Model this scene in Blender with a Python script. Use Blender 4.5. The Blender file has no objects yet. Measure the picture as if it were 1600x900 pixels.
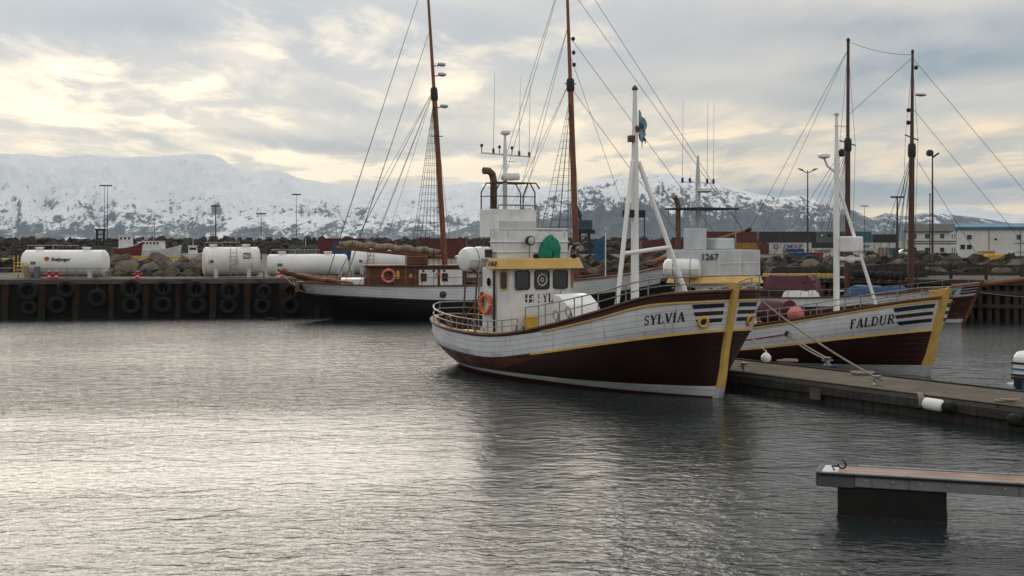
import bpy, bmesh, math, random
from mathutils import Vector, Matrix, noise
R = math.radians
rnd = random.Random(7)
sc = bpy.context.scene
COL = sc.collection

# ------------------------------------------------------------------ camera
F, YH, CH = 2000.0, 376.0, 4.5          # focal length in photo pixels, horizon row, eye height above the water
cd = bpy.data.cameras.new('camera'); cam = bpy.data.objects.new('camera', cd); COL.objects.link(cam)
cam.location = (0, 0, CH); cam.rotation_euler = (R(90), 0, 0)
cd.sensor_width = 36; cd.lens = F / 1600 * 36; cd.shift_y = -(450 - YH) / 1600
cd.clip_start = 0.5; cd.clip_end = 60000
sc.camera = cam

# ------------------------------------------------------------------ light and sky
SUN_AZ, SUN_EL = R(-17), R(21)          # azimuth from +Y towards +X
sun_dir = Vector((math.sin(SUN_AZ) * math.cos(SUN_EL), math.cos(SUN_AZ) * math.cos(SUN_EL), math.sin(SUN_EL)))
sd = bpy.data.lights.new('sun', 'SUN'); sun = bpy.data.objects.new('sun', sd); COL.objects.link(sun)
sd.energy = 1.35; sd.angle = R(48); sd.color = (1.0, 0.90, 0.76)
sun.rotation_euler = (-sun_dir).to_track_quat('-Z', 'Y').to_euler()
sc.view_settings.view_transform = 'Standard'; sc.view_settings.look = 'None'
sc.view_settings.exposure = 0.27; sc.view_settings.gamma = 1.0
cy = sc.cycles
cy.max_bounces = 6; cy.diffuse_bounces = 2; cy.glossy_bounces = 3; cy.transmission_bounces = 4; cy.volume_bounces = 0
cy.caustics_reflective = False; cy.caustics_refractive = False
cy.use_denoising = True
cy.sample_clamp_indirect = 6.0

class NT:
    """small helper to write node graphs as expressions"""
    def __init__(s, tree): s.t = tree; s.n = tree.nodes; s.l = tree.links
    def node(s, typ, **kw):
        n = s.n.new(typ)
        for k, v in kw.items(): setattr(n, k, v)
        return n
    def put(s, sock, v):
        if v is None: return
        if isinstance(v, bpy.types.NodeSocket): s.l.new(v, sock)
        else:
            try: sock.default_value = v
            except Exception:
                sock.default_value = (v[0], v[1], v[2], 1.0) if hasattr(v, '__len__') else (v, v, v, 1)
    def m(s, op, a, b=None, c=None, clamp=False):
        n = s.node('ShaderNodeMath', operation=op, use_clamp=clamp)
        for i, v in enumerate((a, b, c)): s.put(n.inputs[i], v)
        return n.outputs[0]
    def mix(s, f, a, b):
        n = s.node('ShaderNodeMix', data_type='RGBA')
        s.put(n.inputs[0], f); s.put(n.inputs[6], a if not isinstance(a, tuple) else (*a, 1)); s.put(n.inputs[7], b if not isinstance(b, tuple) else (*b, 1))
        return n.outputs[2]
    def scale(s, col, f):
        n = s.node('ShaderNodeVectorMath', operation='SCALE'); s.put(n.inputs[0], col); s.put(n.inputs['Scale'], f); return n.outputs[0]
    def vec(s, x, y, z):
        n = s.node('ShaderNodeCombineXYZ')
        for i, v in enumerate((x, y, z)): s.put(n.inputs[i], v)
        return n.outputs[0]
    def mapping(s, v, scale=(1, 1, 1), loc=(0, 0, 0), rot=(0, 0, 0)):
        n = s.node('ShaderNodeMapping'); s.put(n.inputs[0], v); n.inputs['Scale'].default_value = scale
        n.inputs['Location'].default_value = loc; n.inputs['Rotation'].default_value = rot; return n.outputs[0]
    def noise(s, v, scale, detail=4, rough=.55, dist=0):
        n = s.node('ShaderNodeTexNoise'); s.put(n.inputs['Vector'], v); n.inputs['Scale'].default_value = scale
        n.inputs['Detail'].default_value = detail; n.inputs['Roughness'].default_value = rough; n.inputs['Distortion'].default_value = dist
        return n.outputs['Fac']
    def step(s, v, a, b):
        n = s.node('ShaderNodeMapRange', interpolation_type='SMOOTHSTEP'); s.put(n.inputs[0], v)
        n.inputs[1].default_value = a; n.inputs[2].default_value = b; return n.outputs[0]

w = bpy.data.worlds.new('World'); sc.world = w; w.use_nodes = True
w.node_tree.nodes.clear(); k = NT(w.node_tree)
sky = k.node('ShaderNodeTexSky', sky_type='NISHITA'); sky.sun_disc = False
sky.sun_elevation = SUN_EL; sky.sun_rotation = SUN_AZ; sky.air_density = 1.2; sky.dust_density = 2.0
tc = k.node('ShaderNodeTexCoord'); dv = tc.outputs['Generated']
sx = k.node('ShaderNodeSeparateXYZ'); k.put(sx.inputs[0], dv)
X, Y, Z = sx.outputs
zc = k.m('MAXIMUM', Z, 0.0)
den = k.m('ADD', zc, 0.055)
P = k.vec(k.m('DIVIDE', X, den), k.m('DIVIDE', Y, den), 0.0)
dt = k.node('ShaderNodeVectorMath', operation='DOT_PRODUCT'); k.put(dt.inputs[0], dv); dt.inputs[1].default_value = tuple(sun_dir)
cosang = dt.outputs['Value']
near = k.step(cosang, 0.80, 1.0)                                    # forward scattering round the veiled sun
n_big = k.noise(k.mapping(P, (0.42, 0.42, 1), (3.1, 1.7, 0)), 1.0, 5, .5, .5)
n_mid = k.noise(k.mapping(P, (0.55, 0.30, 1), (7.3, 2.9, 0.4)), 1.6, 7, .56, .7)
n_fin = k.noise(k.mapping(P, (0.9, 0.35, 1), (1.3, 9.2, 0.2)), 3.2, 7, .6, .5)
ahead = k.step(Y, .05, .35)
yy_ = k.m('MAXIMUM', Y, .05)
az_ = k.m('DIVIDE', X, yy_); el_ = k.m('DIVIDE', Z, yy_)                # tangent of azimuth and of elevation
wob = k.vec(az_, k.m('MULTIPLY', el_, 2.6), 0.0)
w1 = k.m('SUBTRACT', k.noise(wob, 5.0, 6, .6), .5); w2 = k.m('SUBTRACT', k.noise(k.mapping(wob, (1, 1, 1), (5, 3, 1)), 5.0, 6, .6), .5)
def cloud(px, py, wx, wy):
    """soft cloud or gap centred on a direction, with a torn outline"""
    du = k.m('ADD', k.m('MULTIPLY', k.m('SUBTRACT', az_, (px - 800)/2000), 2000/wx), k.m('MULTIPLY', w1, 2.0))
    dv_ = k.m('ADD', k.m('MULTIPLY', k.m('SUBTRACT', el_, (376 - py)/2000), 2000/wy), k.m('MULTIPLY', w2, 2.6))
    r2 = k.m('ADD', k.m('MULTIPLY', du, du), k.m('MULTIPLY', dv_, dv_))
    return k.m('MULTIPLY', k.m('EXPONENT', k.m('MULTIPLY', r2, -1.0)), ahead)
def total(lst):
    t_ = None
    for (px, py, wx, wy, am_) in lst:
        g_ = k.m('MULTIPLY', cloud(px, py, wx, wy), am_); t_ = g_ if t_ is None else k.m('ADD', t_, g_)
    return t_
# bright gaps in the cloud deck and darker lens clouds, as they hang over the mountains
bright = total([(90, 232, 190, 14, .7), (430, 238, 120, 16, .6), (200, 120, 190, 42, 1.0), (150, 185, 220, 30, .95), (330, 190, 130, 26, .7), (470, 262, 170, 20, .8), (700, 268, 230, 24, 1.0), (720, 135, 110, 22, .65), (870, 185, 150, 40, .7), (1030, 215, 120, 34, .6), (960, 258, 240, 20, .95), (1250, 212, 160, 20, .85), (1530, 248, 190, 26, 1.0), (1540, 200, 120, 14, .6), (1560, 332, 190, 14, 1.1), (1350, 345, 140, 14, 1.0), (1180, 262, 170, 18, .9)])
dark = total([(50, 105, 130, 26, 1.1), (260, 40, 260, 30, .45), (760, 60, 300, 34, .35), (330, 222, 220, 16, .45), (570, 232, 120, 18, .65), (880, 262, 90, 14, .55), (1500, 100, 180, 36, 1.1), (1320, 130, 160, 28, .75), (1300, 172, 150, 20, .7), (1440, 40, 300, 34, .7), (1250, 300, 260, 20, .9), (1500, 290, 220, 18, .9), (1000, 150, 140, 22, .6), (1130, 232, 120, 14, .6), (650, 170, 120, 26, .4)])
tex = k.m('ADD', k.m('MULTIPLY', n_mid, .6), k.m('MULTIPLY', n_fin, .4))
tx = k.step(tex, .40, .58)
grey = k.mix(k.step(n_big, .34, .66), (.44, .45, .46), (.62, .58, .525))
low = k.step(zc, 0.20, 0.015)
gaps = k.step(tex, .52, .64)
amt = k.m('ADD', k.m('MULTIPLY', low, .45), k.m('MULTIPLY', near, .45), clamp=True)
cream = k.mix(near, (1.06, .83, .55), (1.32, 1.10, .78))
cl = k.mix(k.m('MULTIPLY', gaps, amt), grey, cream)
cl = k.mix(k.m('MULTIPLY', dark, k.m('ADD', .35, k.m('MULTIPLY', k.m('SUBTRACT', 1.0, tx), .65)), clamp=True), cl, (.25, .305, .36))
cl = k.mix(k.m('MULTIPLY', bright, k.m('ADD', .15, k.m('MULTIPLY', tx, 1.25)), clamp=True), cl, cream)
# an overcast sky is brighter overhead than low down; a little brighter again round the veiled sun
cl = k.scale(cl, k.m('ADD', k.m('ADD', 1.0, k.m('MULTIPLY', zc, .55)), k.m('MULTIPLY', k.m('POWER', near, 2.0), .22)))
slot = k.m('MULTIPLY', k.m('MULTIPLY', k.step(n_mid, .50, .40), low), k.m('SUBTRACT', 1.0, near))
cover = k.m('SUBTRACT', 1.0, k.m('MULTIPLY', slot, .25))
b1 = k.node('ShaderNodeBackground'); k.put(b1.inputs[0], sky.outputs[0]); b1.inputs[1].default_value = 0.06
b2 = k.node('ShaderNodeBackground'); k.put(b2.inputs[0], cl); b2.inputs[1].default_value = 1.0
ms = k.node('ShaderNodeMixShader'); k.put(ms.inputs[0], cover); k.l.new(b1.outputs[0], ms.inputs[1]); k.l.new(b2.outputs[0], ms.inputs[2])
wo = k.node('ShaderNodeOutputWorld'); k.l.new(ms.outputs[0], wo.inputs[0])

# ------------------------------------------------------------------ materials
MATS = {}
def base_mat(name):
    m = bpy.data.materials.new(name); m.use_nodes = True; t = m.node_tree; t.nodes.clear()
    kk = NT(t); b = kk.node('ShaderNodeBsdfPrincipled'); o = kk.node('ShaderNodeOutputMaterial')
    kk.l.new(b.outputs[0], o.inputs[0]); MATS[name] = m
    return m, kk, b
def paint(name, col, rough=.5, var=.25, vscale=1.5, dirt=None, damt=.35, streak=False, bump=.15, bscale=18, metal=0, planks=0, spec=.4):
    """painted / weathered surface: tonal variation, dirt or rust with a shape of its own, fine relief"""
    m, kk, b = base_mat(name)
    tcn = kk.node('ShaderNodeTexCoord'); v0 = tcn.outputs['Object']
    oi = kk.node('ShaderNodeObjectInfo')
    off = kk.node('ShaderNodeVectorMath', operation='ADD'); kk.put(off.inputs[0], v0)
    kk.put(off.inputs[1], kk.vec(kk.m('MULTIPLY', oi.outputs['Random'], 37.0), kk.m('MULTIPLY', oi.outputs['Random'], 11.0), 0.0))
    v = off.outputs[0]
    n1 = kk.noise(v, vscale, 5, .6)
    c = kk.mix(kk.step(n1, .3, .7), tuple(x * (1 - var) for x in col), tuple(min(1, x * (1 + var * .35)) for x in col))
    rg = rough
    if dirt:
        sv = kk.mapping(v, (5, 5, .5)) if streak else v
        n2 = kk.noise(sv, 1.3 if streak else vscale * 2.2, 7, .65)
        f = kk.m('MULTIPLY', kk.step(n2, .66 - damt * .4, .84 - damt * .3), .85)
        c = kk.mix(f, c, dirt); rg = kk.m('ADD', rough, kk.m('MULTIPLY', f, .25))
    h = kk.noise(v, bscale, 4, .6)
    if planks:
        uv = kk.node('ShaderNodeUVMap'); su = kk.node('ShaderNodeSeparateXYZ'); kk.put(su.inputs[0], uv.outputs[0])
        fr = kk.m('FRACT', kk.m('MULTIPLY', su.outputs[1], 1.0 / planks))
        seam = kk.step(kk.m('ABSOLUTE', kk.m('SUBTRACT', fr, .5)), .5, .42)       # 0 in the seam
        pid = kk.m('FLOOR', kk.m('MULTIPLY', su.outputs[1], 1.0 / planks))
        wn = kk.node('ShaderNodeTexWhiteNoise', noise_dimensions='1D'); kk.put(wn.inputs['W'], pid)
        c = kk.mix(kk.m('MULTIPLY', wn.outputs[0], .25), c, tuple(x * .7 for x in col))
        c = kk.mix(seam, tuple(x * .62 for x in col), c)
        h = kk.m('ADD', kk.m('MULTIPLY', h, .35), seam)
    kk.put(b.inputs['Base Color'], c); kk.put(b.inputs['Roughness'], rg)
    b.inputs['Metallic'].default_value = metal; b.inputs['Specular IOR Level'].default_value = spec
    bp = kk.node('ShaderNodeBump'); kk.put(bp.inputs['Height'], h); bp.inputs['Strength'].default_value = bump; bp.inputs['Distance'].default_value = .03
    kk.l.new(bp.outputs[0], b.inputs['Normal'])
    return m
def wood(name, a, b_, scale=3, axis=(1, 9, 9), rough=.65, bump=.4):
    m, kk, b = base_mat(name)
    tcn = kk.node('ShaderNodeTexCoord'); v = kk.mapping(tcn.outputs['Object'], axis)
    n1 = kk.noise(v, scale, 6, .65, .6); n2 = kk.noise(tcn.outputs['Object'], 1.2, 4)
    c = kk.mix(kk.step(n1, .32, .68), a, b_); c = kk.mix(kk.m('MULTIPLY', kk.step(n2, .45, .75), .5), c, tuple(x * .45 for x in a))
    kk.put(b.inputs['Base Color'], c); b.inputs['Roughness'].default_value = rough
    bp = kk.node('ShaderNodeBump'); kk.put(bp.inputs['Height'], n1); bp.inputs['Strength'].default_value = bump; bp.inputs['Distance'].default_value = .02
    kk.l.new(bp.outputs[0], b.inputs['Normal']); return m
RUST = (.16, .055, .018); GRIME = (.10, .09, .075)
M = dict(
    white=paint('white_paint', (.74, .75, .76), .45, .16, 1.2, (.40, .32, .23), .20, True, .12),
    white_hull=paint('white_hull_paint', (.70, .73, .76), .5, .16, .9, (.36, .29, .20), .30, True, .55, planks=.17),
    white_clean=paint('white_gloss', (.78, .79, .79), .35, .08, 1.0, (.5, .46, .40), .12, True, .05),
    grey_white=paint('grey_white_paint', (.52, .55, .58), .5, .15, 1.5, (.33, .28, .22), .22, True, .1),
    brown_hull=paint('brown_hull', (.026, .010, .0075), .42, .35, .35, (.048, .018, .010), .33, False, .22, planks=.19),
    dark_hull=paint('dark_red_hull', (.040, .012, .010), .45, .3, .8, (.075, .022, .014), .35, False, .45, planks=.19),
    wale_brown=paint('weathered_varnish', (.095, .036, .014), .5, .45, .6, (.03, .012, .008), .40, False, .22, planks=.19),
    brown_old=paint('worn_brown_hull', (.050, .020, .012), .6, .35, .8, (.15, .06, .022), .36, False, .4, planks=.2),
    antifoul=paint('antifoul_red', (.10, .016, .013), .6, .3, 1.5, (.03, .03, .02), .4, False, .3),
    black_hull=paint('black_hull', (.012, .012, .013), .45, .3, 1, (.05, .045, .04), .25, True, .4, planks=.2),
    yellow=paint('yellow_paint', (.62, .40, .11), .45, .16, 2.0, (.30, .13, .035), .22, True, .1),
    yellow2=paint('yellow_gloss', (.62, .40, .05), .45, .2, 2.0, RUST, .2, True, .1),
    navy=paint('navy_paint', (.012, .018, .032), .5), red=paint('red_paint', (.36, .035, .03), .5, .2, 2, GRIME, .2),
    dkred=paint('dark_red_paint', (.048, .014, .016), .5),
    black=paint('black_paint', (.014, .014, .015), .5, .2), rubber=paint('rubber', (.006, .0056, .0052), .8, .4, 3, (.016, .0145, .011), .4, False, .4),
    steel=paint('galvanised_pipe', (.30, .29, .27), .45, .25, 3, (.13, .09, .06), .35, False, .1, metal=.5),
    pipe_white=paint('white_pipe', (.66, .66, .64), .45, .15, 2, (.30, .17, .08), .25, True, .1),
    rustpipe=paint('rusty_exhaust', (.17, .085, .04), .7, .4, 6, (.06, .035, .02), .5, False, .4),
    glass=paint('dark_glass', (.012, .015, .018), .06, .1, 1, bump=.0, spec=.6),
    cabin_wood=wood('varnished_wood', (.085, .026, .011), (.14, .046, .018)),
    mast_wood=wood('mast_wood', (.15, .043, .014), (.24, .075, .023), 3, (9, 9, 1), .5),
    mast_dark=wood('dark_mast_wood', (.055, .018, .010), (.088, .029, .014), 3, (9, 9, 1), .5),
    cap_wood=wood('cap_rail_wood', (.11, .05, .028), (.19, .095, .05)),
    old_wood=wood('weathered_timber', (.028, .022, .017), (.065, .05, .037), 3, (9, 9, 1), .85),
    bow_wood=wood('orange_spar_wood', (.16, .062, .021), (.25, .105, .036)),
    deck_wood=wood('deck_wood', (.10, .065, .045), (.17, .115, .08), 2),
    walk_wood=wood('walkway_wood', (.24, .15, .12), (.36, .25, .20), 4),
    sail=paint('sail_canvas', (.30, .25, .185), .85, .4, 2.5, (.10, .075, .05), .35, False, .8, 5),
    rope=paint('rope_fibre', (.33, .29, .23), .9, .3, 8), rope_dk=paint('dark_rigging', (.045, .042, .04), .8, .2),
    rope_red=paint('red_rope', (.33, .05, .05), .9),
    orange=paint('life_ring_orange', (.62, .13, .03), .6, .2), pink=paint('fender_pink', (.62, .17, .16), .5, .15, 3, GRIME, .2),
    green=paint('green_tarp', (.0, .21, .135), .6, .3, 4, bump=.7, bscale=6), maroon=paint('maroon_tarp', (.085, .014, .026), .6, .35, 3, bump=.7, bscale=6),
    bluetarp=paint('blue_tarp', (.025, .085, .19), .6, .35, 3, bump=.7, bscale=6), greytarp=paint('grey_tarp', (.26, .25, .22), .7, .3, 3, bump=.7, bscale=6),
    flag=paint('flag_cloth', (.22, .36, .43), .8, .35, 6), flag_dk=paint('flag_cloth_dark', (.03, .10, .19), .8, .3, 5),
    concrete=paint('concrete', (.095, .088, .074), .9, .35, .6, (.035, .033, .028), .4, False, .5, 9),
    asphalt=paint('pier_asphalt', (.055, .052, .045), .9, .3, .25, (.10, .09, .07), .35, False, .4, 5),
    dock=paint('dock_concrete', (.105, .088, .066), .9, .35, .7, (.05, .045, .037), .4, False, .5, 12),
    dockside=paint('dock_side', (.045, .042, .036), .85, .4, 1.2, (.016, .018, .014), .5, True, .5),
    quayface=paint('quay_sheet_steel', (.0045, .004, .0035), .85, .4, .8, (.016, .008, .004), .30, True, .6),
    pile=paint('rusty_sheet_pile', (.038, .015, .006), .85, .45, .9, (.006, .0055, .0045), .5, False, .6),
    tank=paint('tank_white', (.76, .77, .76), .45, .10, .7, (.52, .44, .33), .18, True, .06),
    tank_rust=paint('tank_white_rusty', (.74, .73, .70), .5, .12, .7, (.50, .28, .08), .36, True, .1),
    cont_red=paint('container_maroon', (.115, .026, .022), .6, .25, .8, RUST, .3, True, .1),
    cont_blue=paint('container_blue', (.022, .085, .20), .55, .25, .8, RUST, .2, True, .1),
    cont_dark=paint('container_dark', (.028, .032, .040), .6, .25, .8, RUST, .2, True, .1),
    cont_grey=paint('container_grey', (.115, .135, .14), .6, .2, .8, RUST, .2, True, .1),
    cont_teal=paint('container_teal', (.03, .115, .135), .6, .25, .8, RUST, .25, True, .1),
    cont_white=paint('container_white', (.60, .57, .50), .55, .2, .8, (.34, .17, .06), .3, True, .1),
    cont_yel=paint('container_ochre', (.36, .19, .04), .6, .25, .8, RUST, .3, True, .1),
    logo_blue=paint('logo_blue', (.02, .09, .24), .6), logo_red=paint('logo_red', (.45, .05, .03), .6),
    house=paint('house_white', (.66, .66, .63), .7, .1, .5, (.35, .33, .30), .2, True, .1),
    roof_dk=paint('dark_roof_sheet', (.035, .042, .046), .6, .2, .5), roof_bl=paint('blue_roof_sheet', (.04, .15, .24), .5, .2, .5),
    lamp_grey=paint('lamp_post_steel', (.035, .037, .04), .6, .2), crane_blue=paint('crane_blue', (.03, .10, .20), .5, .2),
    boat_red=paint('boat_red', (.16, .02, .02), .5, .2, .7, GRIME, .2), net=paint('black_netting', (.018, .018, .017), .95, .5, 3, (.05, .05, .04), .3, False, 1.0, 7),
    grass=paint('dry_turf', (.07, .065, .035), .95, .4, .7, (.05, .07, .03), .4, False, .8, 6),
    salmon=paint('cabin_salmon', (.40, .15, .10), .6), outboard_blue=paint('outboard_blue', (.03, .17, .38), .35),
    dock_beam=paint('pontoon_aluminium', (.20, .215, .215), .5, .2, 2, (.08, .08, .07), .3, True, .1, metal=.3), dock_beam_dk=paint('pontoon_dark_beam', (.075, .08, .082), .6, .2, 2),
    weed=paint('wet_weed', (.008, .0085, .006), .6, .5, 6, (.018, .017, .009), .5, False, 1.0, 14),
    duck=paint('duck_feathers', (.02, .018, .016), .8),
)
def rock_mat(name, a, b_, c_):
    m, kk, b = base_mat(name)
    tcn = kk.node('ShaderNodeTexCoord'); oi = kk.node('ShaderNodeObjectInfo'); gi = kk.node('ShaderNodeNewGeometry')
    r = kk.m('ADD', oi.outputs['Random'], gi.outputs['Random Per Island'])
    n = kk.noise(tcn.outputs['Object'], 2.0, 6, .65); n2 = kk.noise(tcn.outputs['Object'], 9, 5, .6)
    col = kk.mix(kk.m('FRACT', kk.m('MULTIPLY', r, 3.7)), a, b_); col = kk.mix(kk.step(n, .45, .7), col, c_)
    kk.put(b.inputs['Base Color'], col); b.inputs['Roughness'].default_value = .92; b.inputs['Specular IOR Level'].default_value = .2
    bp = kk.node('ShaderNodeBump'); kk.put(bp.inputs['Height'], n2); bp.inputs['Strength'].default_value = .8; bp.inputs['Distance'].default_value = .06
    kk.l.new(bp.outputs[0], b.inputs['Normal']); M[name] = m
rock_mat('rock', (.15, .13, .10), (.08, .072, .06), (.05, .044, .034))
rock_mat('rock_dark', (.062, .050, .038), (.030, .027, .022), (.016, .014, .012))

# ------------------------------------------------------------------ mesh helpers
def lerp(a, b, t): return a + (b - a) * t
def curve(pts):
    """smooth interpolation through (t, value) control points"""
    def f(t):
        if t <= pts[0][0]: return pts[0][1]
        if t >= pts[-1][0]: return pts[-1][1]
        for i in range(len(pts) - 1):
            if pts[i][0] <= t <= pts[i + 1][0]: break
        (t0, a), (t1, b) = pts[i], pts[i + 1]
        ma = (b - pts[i - 1][1]) / (t1 - pts[i - 1][0]) if i > 0 else (b - a) / (t1 - t0)
        mb = (pts[i + 2][1] - a) / (pts[i + 2][0] - t0) if i + 2 < len(pts) else (b - a) / (t1 - t0)
        h = t1 - t0; s = (t - t0) / h
        return (2*s**3 - 3*s*s + 1)*a + (s**3 - 2*s*s + s)*h*ma + (-2*s**3 + 3*s*s)*b + (s**3 - s*s)*h*mb
    return f
SHIFT = [0.0]                       # fore-and-aft offset of a group of fittings along a boat
class MB:
    def __init__(s): s.v = []; s.f = []; s.uv = None
    def add(s, vs, fs):
        o = len(s.v); s.v += [tuple(x) for x in vs]; s.f += [tuple(i + o for i in f) for f in fs]; return s
    def bx(s, x0, x1, y0, y1, z0, z1):
        vs = [(x, y, z) for z in (z0, z1) for y in (y0, y1) for x in (x0, x1)]
        return s.add(vs, [(0, 2, 3, 1), (4, 5, 7, 6), (0, 1, 5, 4), (1, 3, 7, 5), (3, 2, 6, 7), (2, 0, 4, 6)])
    def obox(s, c, ax, ay, az):
        """oriented box: centre and three half-axis vectors"""
        c, ax, ay, az = map(Vector, (c, ax, ay, az))
        vs = [c + i * ax + j * ay + l * az for l in (-1, 1) for j in (-1, 1) for i in (-1, 1)]
        return s.add(vs, [(0, 2, 3, 1), (4, 5, 7, 6), (0, 1, 5, 4), (1, 3, 7, 5), (3, 2, 6, 7), (2, 0, 4, 6)])
    def beam(s, p, q, wy, wz, up=(0, 0, 1)):
        p, q = Vector(p), Vector(q); d = (q - p); a = d.normalized(); u = Vector(up)
        b = u.cross(a)
        if b.length < 1e-4: b = Vector((1, 0, 0)).cross(a)
        b.normalize(); c = a.cross(b)
        return s.obox((p + q) / 2, d / 2, b * wy / 2, c * wz / 2)
    def tube(s, pts, r, n=6, cap=True, flat=1.0):
        pts = [Vector(p) for p in pts]; N = len(pts)
        rs = r if hasattr(r, '__len__') else [r] * N
        o = len(s.v); prev = None
        for i, p in enumerate(pts):
            d = (pts[min(i + 1, N - 1)] - pts[max(i - 1, 0)]).normalized()
            if prev is None:
                u = Vector((0, 0, 1)) if abs(d.z) < .9 else Vector((1, 0, 0)); a = d.cross(u).normalized()
            else:
                a = (prev - d * prev.dot(d))
                a = a.normalized() if a.length > 1e-6 else d.orthogonal().normalized()
            prev = a; b = d.cross(a)
            for j in range(n):
                th = 2 * math.pi * j / n
                s.v.append(tuple(p + (a * math.cos(th) + b * math.sin(th) * flat) * rs[i]))
        for i in range(N - 1):
            for j in range(n):
                j2 = (j + 1) % n
                s.f.append((o + i*n + j, o + i*n + j2, o + (i+1)*n + j2, o + (i+1)*n + j))
        if cap:
            s.f.append(tuple(o + j for j in reversed(range(n)))); s.f.append(tuple(o + (N-1)*n + j for j in range(n)))
        return s
    def ring(s, c, nrm, rad, r, n=20, m=8, a0=0, a1=2*math.pi):
        c, nrm = Vector(c), Vector(nrm).normalized(); u = nrm.orthogonal().normalized(); v = nrm.cross(u)
        full = abs(a1 - a0 - 2*math.pi) < 1e-6; o = len(s.v); N = n if full else n + 1
        for i in range(N):
            th = a0 + (a1 - a0) * i / n; d = u * math.cos(th) + v * math.sin(th)
            for j in range(m):
                ph = 2*math.pi*j/m; s.v.append(tuple(c + d * (rad + r*math.cos(ph)) + nrm * r * math.sin(ph)))
        for i in range(n):
            i2 = (i + 1) % N
            for j in range(m):
                j2 = (j + 1) % m; s.f.append((o+i*m+j, o+i2*m+j, o+i2*m+j2, o+i*m+j2))
        return s
    def lathe(s, prof, c=(0, 0, 0), axis=(0, 0, 1), n=20):
        """profile of (radius, height) along axis"""
        c, ax = Vector(c), Vector(axis).normalized(); u = ax.orthogonal().normalized(); v = ax.cross(u); o = len(s.v)
        for (r, h) in prof:
            for j in range(n):
                th = 2*math.pi*j/n; s.v.append(tuple(c + ax*h + (u*math.cos(th) + v*math.sin(th)) * max(r, 1e-4)))
        for i in range(len(prof) - 1):
            for j in range(n):
                j2 = (j+1) % n; s.f.append((o+i*n+j, o+i*n+j2, o+(i+1)*n+j2, o+(i+1)*n+j))
        s.f.append(tuple(o+j for j in reversed(range(n)))); s.f.append(tuple(o+(len(prof)-1)*n+j for j in range(n)))
        return s
    def prism(s, poly, fa, fb):
        """polygon of 2D points, swept between two mappings 2D -> 3D"""
        n = len(poly); o = len(s.v)
        s.v += [tuple(fa(*p)) for p in poly] + [tuple(fb(*p)) for p in poly]
        s.f.append(tuple(o+i for i in reversed(range(n)))); s.f.append(tuple(o+n+i for i in range(n)))
        for i in range(n):
            j = (i+1) % n; s.f.append((o+i, o+j, o+n+j, o+n+i))
        return s
    def grid(s, rows, flip=False):
        o = len(s.v); m = len(rows[0])
        for r_ in rows: s.v += [tuple(p) for p in r_]
        for i in range(len(rows) - 1):
            for j in range(m - 1):
                q = (o+i*m+j, o+i*m+j+1, o+(i+1)*m+j+1, o+(i+1)*m+j)
                s.f.append(tuple(reversed(q)) if flip else q)
        return s
    def build(s, name, mat, parent=None, smooth=True, uvs=None, bevel=0, ang=38):
        me = bpy.data.meshes.new(name); me.from_pydata([(x + SHIFT[0], y, z) for x, y, z in s.v] if SHIFT[0] else s.v, [], s.f)
        bm = bmesh.new(); bm.from_mesh(me); bmesh.ops.recalc_face_normals(bm, faces=bm.faces); bm.to_mesh(me); bm.free()
        if uvs:
            ul = me.uv_layers.new(name='UVMap')
            for lp in me.loops: ul.data[lp.index].uv = uvs[lp.vertex_index]
        me.materials.append(M[mat] if isinstance(mat, str) else mat)
        if smooth: me.shade_smooth(); me.set_sharp_from_angle(angle=R(ang))
        o = bpy.data.objects.new(name, me); COL.objects.link(o)
        if parent: o.parent = parent
        if bevel:
            b = o.modifiers.new('bevel', 'BEVEL'); b.width = bevel; b.segments = 2; b.limit_method = 'ANGLE'
        return o
def tag(o, label=None, cat=None, group=None, kind=None):
    for k_, v_ in (('label', label), ('category', cat), ('group', group), ('kind', kind)):
        if v_: o[k_] = v_
    return o
def thing(name, label, cat, loc=(0, 0, 0), rz=0, group=None):
    o = bpy.data.objects.new(name, None); COL.objects.link(o); o.empty_display_size = .2
    o.location = loc; o.rotation_euler = (0, 0, rz); return tag(o, label, cat, group)
def structure(o): o['kind'] = 'structure'; return o
def dup(o, parent=None):
    c = o.copy(); COL.objects.link(c); c.parent = parent
    for ch in list(o.children): dup(ch, c)
    return c
def at(px, py, D): return Vector(((px - 800) / F * D, D, CH - (py - YH) / F * D))
def gx(px, D): return (px - 800) / F * D
def text(body, size, mat, parent, mw, name='lettering', bold=.0, ext=.006):
    """flat print: the words as thin raised letters"""
    cu = bpy.data.curves.new(name, 'FONT'); cu.body = body; cu.size = size; cu.extrude = ext; cu.offset = bold; cu.resolution_u = 3
    cu.align_x = 'CENTER'; cu.align_y = 'CENTER'
    ob = bpy.data.objects.new(name, cu); COL.objects.link(ob)
    me = bpy.data.meshes.new_from_object(ob); bpy.data.objects.remove(ob); bpy.data.curves.remove(cu)
    me.materials.clear(); me.materials.append(M[mat])
    o = bpy.data.objects.new(name, me); COL.objects.link(o); o.parent = parent; o.matrix_local = Matrix.Translation((SHIFT[0], 0, 0)) @ mw
    return o
def facing(loc, right, up):
    r, u = Vector(right).normalized(), Vector(up).normalized(); n = r.cross(u)
    m = Matrix((r, u, n)).transposed().to_4x4(); m.translation = Vector(loc); return m
def rope(name, a, b, sag, r, mat, label, cat='rope', n=14, group=None):
    a, b = Vector(a), Vector(b)
    pts = [a.lerp(b, i/n) - Vector((0, 0, sag * 4 * (i/n) * (1 - i/n))) for i in range(n + 1)]
    return tag(MB().tube(pts, r, 6).build(name, mat), label, cat, group)

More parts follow.
